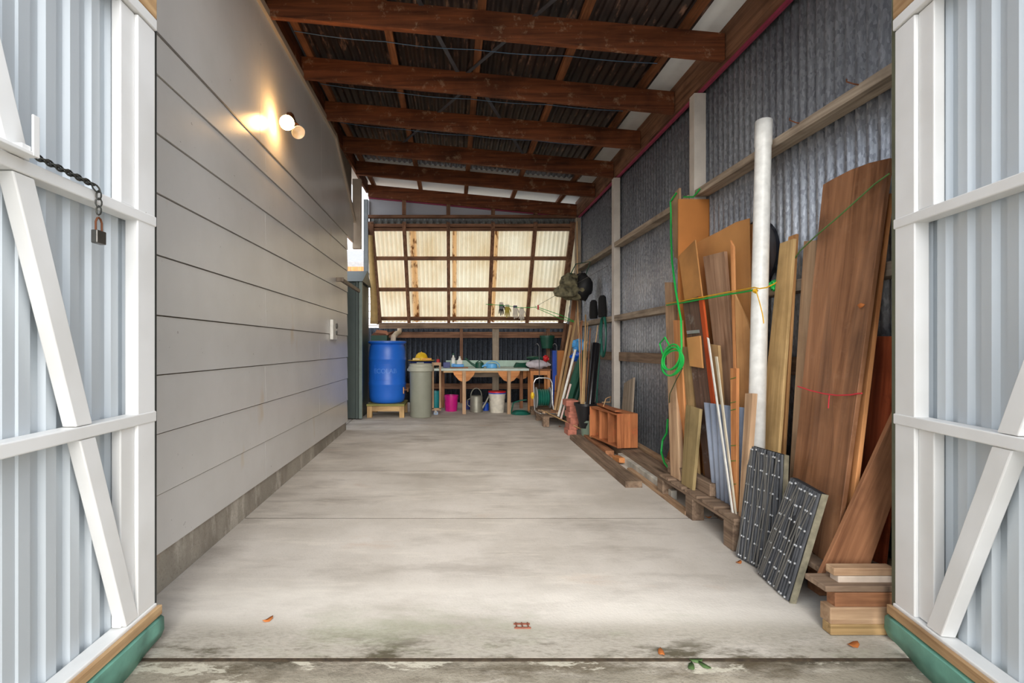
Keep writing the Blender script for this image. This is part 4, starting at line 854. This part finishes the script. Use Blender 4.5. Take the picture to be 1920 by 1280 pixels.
# clothes line with gloves and pegs
ln = MB(); L0 = WP(.60, .80, -.05); pts = [L0, P(952, 573, D=8.9), P(975, 577, D=8.7), P(1003, 576, D=8.4), P(1048, 596, D=8.0), P(1085, 606, X=2.04)]
ln.tube(pts, .005, 6); ln.tube([P(1085, 606, X=2.04), P(1050, 590, D=8.0), P(1003, 574, D=8.4)], .005, 6)
ln.done('washing_line', greenrope, None, 'green washing line strung from the window to the iron wall', 'line')
pole('guy_wire', P(1009, 572, D=8.3), P(1140, 498, X=2.04), .003, steel, 'thin grey wire from the washing line up to the top rail', 'wire')
pg = MB(); c = P(1009, 575, D=8.3); pg.box(c-Vector((.012, .01, .05)), c+Vector((.012, .01, .03))); pg.done('clothes_peg', redp, None, 'red clothes peg on the washing line', 'peg')
def glove(px, py, D, mt, lab, mt2):
    c = P(px, py, D=D); g = empty('work_glove', c, lab, 'glove'); m = MB()
    m.box(c+Vector((-.04, -.012, -.13)), c+Vector((.04, .012, -.03)));
    m.done('palm', mt, g, bevel=.01)
    for k in range(4):
        m = MB(); x = -.032+k*.021; m.tube([c+Vector((x, 0, -.125)), c+Vector((x*1.15, -.006, -.17)), c+Vector((x*1.3, .0, -.20-.012*((k*3) % 4)))], [.011, .010, .007], 8); m.done('finger', mt, g)
    m = MB(); m.tube([c+Vector((.036, 0, -.06)), c+Vector((.06, -.01, -.10)), c+Vector((.062, -.01, -.135))], [.012, .011, .007], 8); m.done('thumb', mt, g)
    m = MB(); m.box(c+Vector((-.034, -.014, -.04)), c+Vector((.034, .014, .005))); m.done('cuff', mt2, g, bevel=.008)
wg = plain('glove_white', (214, 204, 190), .8, var=.1); yg = plain('glove_yellow', (168, 150, 60), .8)
glove(940, 567, 8.98, blackp, 'black and white glove hanging leftmost on the washing line', wg); glove(951, 571, 8.92, yg, 'yellowish glove hanging second on the washing line', wg)
glove(966, 573, 8.8, wg, 'white glove with purple cuff hanging third on the washing line', plain('glove_purple', (92, 66, 110), .8)); glove(978, 576, 8.7, wg, 'white glove hanging rightmost on the washing line', wg)

# ------------------------------------------------------------------ timbers lying on the floor along the iron wall
def lying(name, x0, x1, d0, d1, z, h, mt, lab, skew=0, cat='timber', slope=True):
    m = MB(); s = G(d1)-G(d0) if slope else 0
    m.add([(x0,d0,z),(x1,d0,z),(x1+skew,d1,z+s),(x0+skew,d1,z+s),(x0,d0,z+h),(x1,d0,z+h),(x1+skew,d1,z+h+s),(x0+skew,d1,z+h+s)], BF)
    return m.done(name, mt, None, lab, cat, 'timbers on the floor along the iron wall', bevel=.004)
lying('floor_timber', 1.42, 1.56, 4.08, 6.02, G(4.08), .055, greyd('y'), 'thick grey-brown timber lying on the slab nearest the driveway')
lying('floor_timber', 1.615, 1.66, 3.45, 4.6, G(3.45), .03, lightred('y'), 'slim reddish batten lying in front of the pallet')
lying('floor_timber', 1.665, 1.71, 3.78, 5.0, G(3.78), .07, plain('chalky_white', (190, 184, 172), .8, var=.4, scale=8), 'black and white painted timber behind the reddish batten')
lying('floor_timber', 1.72, 1.90, 4.05, 5.95, G(4.05), .10, greyd('y'), 'broad dark weathered timber under the orange crate')
lying('floor_timber', 1.57, 1.66, 5.1, 5.95, G(5.1), .07, brownw('y'), 'short brown timber under the left edge of the orange crate')
lying('floor_timber', 1.945, 2.01, 4.05, 5.95, G(4.05), .10, lightred('y'), 'reddish timber on edge between the dark timber and the iron wall')
m = MB(); m.bar((1.63, 4.98, G(4.98)+.03), (1.64, 4.80, G(4.8)+.045), .06, .05); m.done('wood_chunk', orangew('y'), None, 'splintered orange wood chunk lying before the crate', 'offcut', bevel=.006)
board('short_board', (2.02, 4.75, G(4.7)), (2.02, 4.22, G(4.3)), (2.10, 4.22, .20), (2.10, 4.75, .20), .02, brownw('y'), 'short brown board standing on edge against the iron behind the green rope', 'board')

# orange crate lying on its side, opening towards the driveway
cz = G(5.95)+.105-.015; cz = G(4.05)+.10+ (G(5.05)-G(4.05)); cr = empty('wooden_crate', (1.75, 5.35, cz), 'weathered orange wooden crate lying on its side on the floor timbers', 'crate')
ow = lambda a: wood('crate_wood', (128, 74, 44), (194, 124, 78), a, stain=(200, 96, 60), amount=.5)
zt_ = cz+.018
for k in range(3):
    m = MB(); z0 = zt_+.0+0*k; x0 = 1.635+k*.074; m.box((x0, 5.0, zt_), (x0+.071, 5.018, zt_+.345)); m.done('end_board', ow('z'), cr, bevel=.002)
for k in range(3):
    x0 = 1.635+k*.074; m = MB(); m.box((x0, 5.66, zt_), (x0+.071, 5.678, zt_+.345)); m.done('end_board', ow('z'), cr, bevel=.002)
for z in (zt_-.0, zt_+.33):
    m = MB(); m.box((1.64, 5.019, z), (1.855, 5.659, z+.016)); m.done('side_board', ow('y'), cr)
m = MB(); m.box((1.84, 5.019, zt_+.017), (1.856, 5.659, zt_+.329)); m.done('bottom_board', ow('y'), cr)
for y in (5.22, 5.44):
    m = MB(); m.box((1.645, y, zt_+.017), (1.84, y+.02, zt_+.329)); m.done('divider', ow('z'), cr)
cr.rotation_euler.z = R(8); cr.location.x -= .03
lying('crate_batten', 1.635, 1.70, 5.0, 5.64, zt_+.362, .02, ow('y'), 'narrow orange batten lying loose on top of the crate', slope=False)
m = MB(); m.box((1.6, 5.75, G(5.75)+.07), (1.625, 5.82, G(5.75)+.33)); m.done('pale_offcut', palew('z'), None, 'small pale offcut standing between crate and pots', 'offcut')
m = MB(); p = Vector((1.70, 5.4, zt_+.40)); m.tube([p+Vector((-.09, -.1, -.015)), p+Vector((-.04, -.02, .06)), p+Vector((.05, .1, .07)), p+Vector((.08, .2, .0)), p+Vector((.0, .25, -.01))], .005, 6); m.done('twine_loop', palew('z'), None, 'loop of pale yellow cord on top of the crate', 'cord')

# ------------------------------------------------------------------ pallets under the leaning lumber
zq = pallet(1.62, 2.10, 2.86, 3.95, .17, 'weathered pallet under the leaning boards beside the white pipe')
# front pallet/stack of blocks
D0 = 2.07
def fr_(px0, px1, py0, py1, D, t, nm, mt, lab, bev=.004, rot=0):
    a = P(px0, py1, D=D); b = P(px1, py0, D=D); m = MB(); m.box((a.x, D, a.z), (b.x, D+t, b.z)); 
    return m.done(nm, mt, None, lab, 'block', 'stacked blocks beside the right gate', bevel=bev)
fr_(1558, 1680, 1171, 1191, 2.062, .05, 'timber_block', wood('mossy_block', (122, 98, 62), (172, 142, 100), 'x'), 'bottom mossy timber block of the stack beside the right gate')
fr_(1557, 1680, 1139, 1170.5, 2.067, .06, 'timber_block', lightred('x'), 'second timber block from the ground in the stack by the right gate')
fr_(1566, 1680, 1111, 1138.5, 2.075, .05, 'timber_block', brownw('x'), 'third dark brown timber block from the ground in the stack by the right gate')
fr_(1564, 1680, 1065, 1079.5, 2.11, .05, 'timber_block', lightred('x'), 'topmost pale reddish offcut of the stack by the right gate')
fr_(1572, 1680, 1080, 1094, 2.11, .05, 'timber_block', plain('half_white', (196, 180, 164), .7, var=.15), 'whitish offcut second from the top of the stack by the right gate')
z2 = P(1600, 1110.5, D=2.075).z
fp = empty('pallet_deck', (1.8, 2.4, z2), 'warped pallet deck carrying the big dark board and lying on the blocks', 'pallet')
m = MB(); m.box((1.56, 2.075, z2+.001), (2.08, 2.20, z2+.026)); m.done('deck_board', greyd('x'), fp, bevel=.004)
m = MB(); m.box((1.665, 2.205, z2+.001), (2.08, 2.40, z2+.026)); m.done('deck_board', greyd('x'), fp, bevel=.004)
m = MB(); m.box((1.73, 2.42, z2+.001), (2.08, 2.72, z2+.026)); m.done('deck_board', greyd('x'), fp, bevel=.004)
for y in (2.38, 2.62): m = MB(); m.box((1.76, y, G(2.6)-.003), (2.05, y+.08, z2)); m.done('block', brownw('x'), fp)
zd = z2+.027

# the big dark board and its neighbours
BLb, BRb = P(1475, X=1.80, Z=zd), P(1562, X=1.72, Z=zd)
TLb, TRb = P(1543, 346, X=2.03), P(1668, 296, X=2.03)
board('plywood_board', BLb, BRb, TRb, TLb, .02, darkply, 'tall dark brown plywood board leaning on the iron wall, tied with red string', 'board', extra=[TRb, P(1630, 305, X=2.03), P(1595, 318, X=2.03), P(1560, 336, X=2.03), TLb])
board('edge_board', P(1540, X=1.80, Z=zd), P(1584, X=1.765, Z=zd), P(1669, 362, X=2.07), P(1640, 372, X=2.07), .018, orangew('z'), 'orange-edged board showing along the right side of the dark plywood board', 'board')
board('pale_board', P(1474, X=1.86, Z=zd), P(1500, X=1.84, Z=zd), P(1530, 450, X=2.06), P(1507, 452, X=2.06), .022, lightred('z'), 'pale pinkish board showing along the left side of the dark plywood board', 'board')
board('plywood_sheet', (1.97, 2.62, zd-.02), (1.97, 2.27, zd-.02), (2.06, 2.245, 1.13), (2.06, 2.62, 1.14), .015, redply, 'glossy red-brown plywood panel behind the slanting plank at the right gate', 'board')
board('slanting_plank', P(1533, 1088, D=2.215), P(1622, 1088, D=2.215), P(1745, 740, D=2.19), P(1725, 672, D=2.19), .02, brownw('z'), 'brown plank slanting up to the right across the red panel', 'plank')
m = MB(); pts = []
def onb(px, py, off=.022):                     # a point just before the face of the dark board
    t = (py-300)/(1060-300); X = 2.03+(1.75-2.03)*t-off; return P(px, py, X=X)
sp = [onb(px, py) for px, py in ((1496, 724), (1520, 732), (1545, 738), (1570, 741), (1595, 740), (1606, 738), (1616, 737))]
m.tube(sp, .0035, 6); m.tube([onb(1555, 741), onb(1554, 752), onb(1553, 765)], .0025, 5); m.done('red_string', plain('red_string', (206, 50, 62), .6), None, 'red string tied around the dark plywood board', 'string')
m = MB(); m.tube([P(1470, 515, X=2.04), P(1500, 470, X=2.03)]+[onb(px, py, .016) for px, py in ((1531, 441), (1570, 408), (1610, 372), (1640, 345), (1668, 325))], .004, 6); m.done('green_twine', plain('olive_twine', (92, 130, 70), .6), None, 'olive green twine running diagonally over the dark plywood board', 'string')
c = onb(1622, 570, .014); m = MB(); m.add([c+Vector(v)*.6 for v in ((0,0,0), (-.01,.03,.012), (-.02,.05,-.004), (-.012,.035,-.03), (-.004,.012,-.02))], [(0,1,2,3,4)], True); m.done('fallen_leaf', leafm, None, 'dry leaf caught in a web on the dark plywood board', 'leaf', solid=.002)

# riveted black rib panels
def ribpanel(BL, BR, TR, TL, lab, seed):
    rnd = random.Random(seed); BL, BR, TR, TL = map(Vector, (BL, BR, TR, TL)); e = empty('rib_panel', (BL+BR)/2, lab, 'panel', 'riveted black rib panels')
    nrm = (BR-BL).cross(TL-BL).normalized()
    if nrm.dot(Vector((0, 0, HC))-BL) < 0: nrm = -nrm
    t = .024; m = MB(); m.prism([BL, BR, TR, TL], -nrm*t); m.done('backing', plain('panel_back', (34, 36, 40), .6), e, bevel=.002)
    U = lambda u, v: BL.lerp(BR, u).lerp(TL.lerp(TR, u), v)
    m = MB(); m.prism([U(.99, 0)+nrm*.004, U(1.01, 0)+nrm*.004, U(1.01, 1)+nrm*.004, U(.99, 1)+nrm*.004], -nrm*(t+.004)); m.done('edge_strip', plain('stony_edge', (132, 126, 106), .85, var=.3, scale=30), e)
    rm = plain('black_rubber_rib', (74, 76, 80), .5, var=.3)
    for k in range(13):
        u = .04+k*.075; m = MB(); j = rnd.uniform(-.02, .02); m.tube([U(u+j*(q/6)+.006*math.sin(q*1.9+k), q/6*.985+.008)+nrm*.006 for q in range(7)], .0075, 6); m.done('rib', rm, e)
    for k in range(11):
        u = rnd.random()*.7; m = MB(); m.tube([U(u, .02)+nrm*.016, U(u+rnd.uniform(.0, .14), .5)+nrm*.016, U(min(.97, u+rnd.uniform(-.05, .28)), .96)+nrm*.015], .003, 6); m.done('strand', plain('grey_strand', (92, 90, 86), .6), e)
    rv = plain('zinc_rivet', (176, 178, 180), .35, .5)
    n_ = 0
    for r_ in range(7):
        v = .035+r_*.155
        for k in range(6):
            u = .075+k*.165+(.02 if r_ % 2 else 0); vv = v+rnd.uniform(-.012, .012)-.02*u; vv = min(max(vv, .02), .98)
            for s_ in ((0,) if k % 2 else (0, .05)):
                if n_ >= 95: continue
                c = U(min(.96, u+s_), vv)+nrm*.013; m = MB(); m.blob(c, .0065, 0, 1, 8, 5); m.done('rivet', rv, e); n_ += 1
    return e
ribpanel((1.605, 2.80, G(2.8)+.002), (1.665, 2.52, G(2.52)+.002), P(1472, 852, X=1.75), P(1408, 834, X=1.74), 'farther riveted black rib panel leaning at the foot of the white pipe', 3)
ribpanel((1.605, 2.60, G(2.6)+.002), (1.575, 2.315, G(2.315)+.002), P(1543, 926, X=1.715), P(1486, 894, X=1.69), 'nearer riveted black rib panel leaning against the dark plywood board', 5)

# white pipe
pipe = empty('white_pipe', P(1415, X=1.76, Z=zq), 'long white plastic pipe standing upright against the lumber', 'pipe')
a, b = P(1415, X=1.765, Z=zq+.003), P(1432, 228, X=2.0); d = (b-a)
q = Matrix.Translation(a) @ d.normalized().to_track_quat('Z', 'Y').to_matrix().to_4x4(); m = MB(); m.tube([a, a.lerp(b, .5), a+d*.93, a+d*.935, b], [.044, .044, .044, .048, .048], 24, cap=False)
m.done('tube', plain('chalky_pvc', (226, 226, 222), .4, var=.12, scale=20), pipe, frame=q, solid=.004)

# lumber leaning between the rope and the pipe, from the wall outwards
gw = 'leaning lumber between the green rope and the white pipe'
def lb(name, pb0, pb1, tl, tr, Xb, Xt, t, mt, lab, zb=None, cat='board', extra=None, Xb1=None, Xt1=None):
    zb = zq+.001 if zb is None else zb
    BL, BR = P(pb0, X=Xb, Z=zb), P(pb1, X=Xb1 or Xb, Z=zb); TL, TR = P(*tl, X=Xt), P(*tr, X=Xt1 or Xt)
    return board(name, BL, BR, TR, TL, t, mt, lab, cat, group=gw, extra=[P(px, py, X=Xt) for px, py in extra] if extra else None)
m = MB(); a, b = P(1272, 373, D=4.188), P(1335, 373, D=4.188); m.box((a.x, 4.188, G(4.19)), (b.x-.0, 4.203, a.z)); m.done('hardboard_sheet', mdf2, None, 'tall narrow orange hardboard sheet in front of the near wall post', 'board', gw)
board('nailed_stud', P(1264, 482, X=2.03), P(1275, 488, X=2.03), P(1273, 352, X=2.03), P(1257, 372, X=2.03), .02, lightred('z'), 'short weathered board fixed to the end of the top rail beside the green rope', 'board')
lb('hardboard_sheet', 1345, 1424, (1296, 470), (1420, 418), 1.985, 2.055, .012, mdf, 'large orange hardboard sheet farthest back, its corner showing beside the pipe', extra=[(1420, 418), (1404, 421), (1296, 470)])
lb('hardboard_sheet', 1318, 1412, (1300, 457), (1404, 409), 1.935, 2.025, .01, mdf, 'largest orange hardboard sheet with a curved top left of the white pipe', extra=[(1404, 409), (1380, 416), (1345, 435), (1300, 457)])
lb('hardboard_sheet', 1330, 1362, (1272, 480), (1303, 449), 1.86, 1.89, .01, plain('stained_hardboard', (176, 124, 68), .7, var=.35, scale=3), 'small stained hardboard sheet with a pointed top at the left of the pile')
lb('grey_plank', 1372, 1394, (1318, 481), (1358, 471), 1.845, 1.955, .022, wood('greyish_plank', (124, 92, 70), (184, 150, 122), 'z'), 'wide grey-brown plank in the middle of the leaning pile', cat='plank')
lb('pointed_board', 1390, 1414, (1377, 550), (1410, 628), 1.80, 1.89, .012, wood('smooth_tan', (188, 134, 84), (210, 160, 106), 'z'), 'tan board with a slanted pointed top left of the white pipe', extra=[(1410, 628), (1400, 600), (1377, 550)])
lb('thin_batten', 1380, 1385, (1369, 450), (1375, 462), 1.79, 1.925, .014, orangew('z'), 'tall thin orange batten in front of the largest hardboard sheet', cat='batten')
lb('taped_batten', 1371, 1380, (1369, 690), (1381, 690), 1.70, 1.76, .018, orangew('z'), 'orange batten wound with green tape', cat='batten')
tb = bpy.data.objects['taped_batten']; tz = max(v.co.z for v in tb.data.vertices); tX = max(v.co.x for v in tb.data.vertices)
for zz in (.06, .19, .23, .42, .5, .62):
    m = MB(); q = WM['taped_batten']; m.tube([q @ Vector((x, y, tz-zz*tz/.75+.006*(x > .01))) for x, y in ((-.002, -.002), (tX*.85, -.002), (tX*.85, .020), (-.002, .020))], .0022, 5, closed=True); m.done('tape_ring', plain('tape_green', (70, 130, 50), .6), tb, label='green tape ring')
lb('purple_door_board', 1325, 1352, (1280, 566), (1309, 555), 1.775, 1.85, .02, wood('purple_brown', (78, 58, 50), (124, 96, 80), 'z', stain=(176, 170, 166), amount=.4), 'dark purplish-brown board with silver tape marks', cat='board')
lb('red_batten', 1353, 1359, (1309, 555), (1317, 556), 1.758, 1.832, .015, wood('red_batten', (150, 52, 18), (196, 84, 34), 'z'), 'red-orange painted batten along the right edge of the purplish board', cat='batten')
c0 = [P(1293, 686, X=1.805), P(1317, 690, X=1.805), P(1312, 629, X=1.82), P(1287, 633, X=1.82)]
board('hardboard_offcut', *c0, .012, mdf, 'small hardboard offcut fixed on the purplish board', 'board', group=gw)
m = MB(); m.prism([P(1288, 626, X=1.828), P(1311, 624, X=1.828), P(1310, 618, X=1.828), P(1287, 620, X=1.828)], (.004, 0, 0)); m.done('silver_tape', plain('silver_tape', (176, 180, 184), .35, .5), None, 'strip of silver tape above the hardboard offcut', 'tape')
lb('tan_board', 1352, 1366, (1329, 645), (1346, 647), 1.80, 1.86, .02, tanw('z'), 'pale tan board with a flat top behind the white strips', cat='board')
lb('edging_strip', 1371, 1374, (1325, 632), (1328, 634), 1.668, 1.79, .008, whitep, 'thin white edging strip leaning across the plastic sheet', cat='strip')
lb('edging_strip', 1377, 1380, (1340, 668), (1344, 668), 1.675, 1.775, .008, plain('cream_strip', (204, 194, 172), .6), 'thin cream edging strip right of the white one', cat='strip')
# corrugated plastic sheet
BL, BR, TR, TL = P(1337, X=1.735, Z=zq+.002), P(1384, X=1.735, Z=zq+.002), P(1396, 764, X=1.775), P(1320, 754, X=1.775)
m = MB(); vs_ = []; n_ = 60; nn = (BR-BL).cross(TL-BL).normalized()
for i in range(n_+1):
    u = i/n_; h = .008*math.sin(u*2*math.pi*6); vs_ += [BL.lerp(BR, u)+nn*h, TL.lerp(TR, u)+nn*h]
m.add(vs_, [(2*i, 2*i+2, 2*i+3, 2*i+1) for i in range(n_)], True); m.done('plastic_sheet', plain('blue_grey_plastic', (148, 158, 176), .3, var=.08), None, 'short blue-grey corrugated plastic sheet standing on the pallet', 'sheet', gw, solid=.002)
lb('reddish_stud', 1381, 1390, (1397, 737), (1411, 737), 1.665, 1.735, .03, lightred('z'), 'reddish stud standing on the slab left of the white pipe foot', zb=G(2.9)+.001, cat='stud')
lb('tall_stud', 1257, 1274, (1246, 529), (1260, 529), 1.68, 2.0, .04, lightred('z'), 'tall pale stud on the end of the pallet behind the coiled green rope', cat='stud')
lb('leaning_stud', 1277, 1288, (1262, 600), (1275, 600), 1.77, 1.845, .03, orangew('z'), 'orange-brown stud just right of the tall pale stud', cat='stud')
lb('leaning_stud', 1298, 1310, (1278, 650), (1293, 650), 1.79, 1.84, .02, tanw('z'), 'tan stud left of the purplish board', cat='stud')
lb('treated_board', 1277, 1298, (1286, 758), (1312, 766), 1.655, 1.76, .022, wood('treated_pine', (112, 94, 58), (178, 156, 112), 'z', freq=.6), 'short weathered treated board with wavy grain on the pallet', cat='board')
m = MB(); m.box((1.70, 3.28, zq+.001), (1.765, 3.93, zq+.085)); m.done('square_beam', greyd('y'), None, 'short square beam lying on the pallet behind the treated board', 'beam', bevel=.005)
# planks right of the pipe
lb('pale_plank', 1411, 1450, (1462, 456), (1488, 447), 1.84, 2.02, .018, wood('yellow_plank', (158, 126, 80), (212, 178, 126), 'z'), 'tall pale yellow plank right of the white pipe', cat='plank')
lb('pale_plank', 1424, 1462, (1478, 444), (1493, 438), 1.875, 2.045, .016, wood('amber_plank', (142, 98, 56), (196, 148, 98), 'z'), 'darker thin plank behind the pale yellow plank', cat='plank')
lb('dark_batten', 1452, 1460, (1467, 720), (1472, 720), 1.88, 1.96, .02, greyd('z'), 'narrow dark grey batten in the gap left of the dark plywood board', cat='batten')
# black tub lid on the wall
c = Vector((2.11, 3.45, 1.724)); m = MB(); m.lathe([(0, 0), (.215, 0), (.22, -.015), (.23, -.015), (.235, .012), (.22, .014), (0, .02)], c, 36, Matrix.Rotation(R(-90), 3, 'Y'))
m.done('plastic_disc', plain('black_lid', (28, 30, 38), .3), None, 'round black plastic disc resting on the middle rail behind the white pipe', 'lid')

# ropes
m = MB()
pts = [P(1250, 572, X=1.94), P(1290, 566, X=1.86), P(1330, 558, X=1.865), P(1369, 550, X=1.87), P(1395, 546, X=1.84), P(1418, 542, X=1.80)]
pts = [P(1250, 572, X=1.94), P(1282, 567, X=1.842), P(1320, 560, X=1.83), P(1369, 551, X=1.865), P(1395, 547, X=1.835), P(1416, 543, X=1.80)]
m.tube(pts, .006, 7); m.done('green_rope', greenrope, None, 'green rope stretched across the leaning lumber to the pipe', 'rope')
m = MB(); up = [p+Vector((-.004, 0, .014)) for p in pts]; pc2 = P(1424, 541, X=1.80)
m.tube(up+[pc2, P(1437, 539, X=1.81), P(1450, 533, X=1.88), P(1456, 529, X=1.96)], .004, 6)
m.blob(P(1416, 545, X=1.795), .013, .3, seed=2); m.tube([P(1418, 546, X=1.79), P(1424, 566, X=1.785), P(1430, 590, X=1.78), P(1432, 606, X=1.775)], .003, 5)
m.done('yellow_rope', plain('yellow_rope', (222, 172, 30), .6), None, 'yellow rope knotted round the white pipe with a dangling end', 'rope')
m = MB(); m.blob(P(1450, 535, X=2.0), (.02, .02, .03), .4, seed=3); m.done('rope_knot', greenrope, None, 'green rope knot on the middle rail right of the white pipe', 'knot')
m = MB()
m.tube([P(1282, 369, X=2.02), P(1300, 369, X=2.03), P(1306, 362, X=2.035), P(1312, 354, X=2.04)], .007, 7)
V = [P(1268, 362, X=2.02), P(1257, 378, X=2.015), P(1258, 395, X=2.01), P(1258, 440, X=2.0), P(1260, 490, X=1.97), P(1267, 545, X=1.86), P(1277, 600, X=1.79), P(1278, 650, X=1.75), P(1276, 665, X=1.75)]
m.tube(V, .008, 8)
cc = P(1266, 672, X=1.76)
for k in range(5):
    r1, r2 = .115+.012*((k*7) % 4), .085+.012*((k*5) % 4); off = Vector((-.02-.004*k, .0, -.012*((k*3) % 4))); tilt = .5
    m.tube([cc+off+Vector((-.02*math.cos(t*2*math.pi/26), math.cos(t*2*math.pi/26)*r1, math.sin(t*2*math.pi/26)*r2+math.cos(t*2*math.pi/26)*-.03)) for t in range(26)], .007, 7, closed=True)
m.tube([cc+Vector((-.02, .04, .09)), cc+Vector((-.03, .12, .17)), cc+Vector((-.03, .22, .12)), cc+Vector((-.02, .18, .02))], .007, 7)
m.done('coiled_rope', greenrope, None, 'bright green rope hanging down the wall in a coil on the tall stud', 'rope')
m = MB(); m.tube([P(1252, 785, X=1.90), P(1250, 812, X=1.89), P(1242, 826, X=1.88), P(1240, 848, X=1.86), P(1246, 868, X=1.83), P(1258, 882, X=1.80)], .009, 8); m.done('rope_tail', greenrope, None, 'bright green hose tail hanging behind the foot of the tall stud', 'hose')
m = MB(); m.tube([P(1280, 690, X=1.75), P(1268, 712, X=1.745), P(1256, 738, X=1.74), P(1253, 785, X=1.88)], .004, 6); m.done('garden_twine', plain('dark_cord', (58, 74, 44), .7), None, 'thin dark green cord hanging below the rope coil', 'cord')
for k, (px, py) in enumerate(((1500, 232), (1612, 160))):
    a = P(px, py, X=2.05); m = MB(); m.tube([a+Vector((.02, 0, 0)), a+Vector((-.02, .01, .012)), a+Vector((-.035, .04, .04)), a+Vector((-.03, .045, .055))], .0035, 6); m.done('bent_nail', MATS['rusty_steel'], None, ['rusty bent nail in the top rail, farther from the gate', 'rusty bent nail in the top rail, nearer the right gate'][k], 'nail', 'bent nails in the top rail')
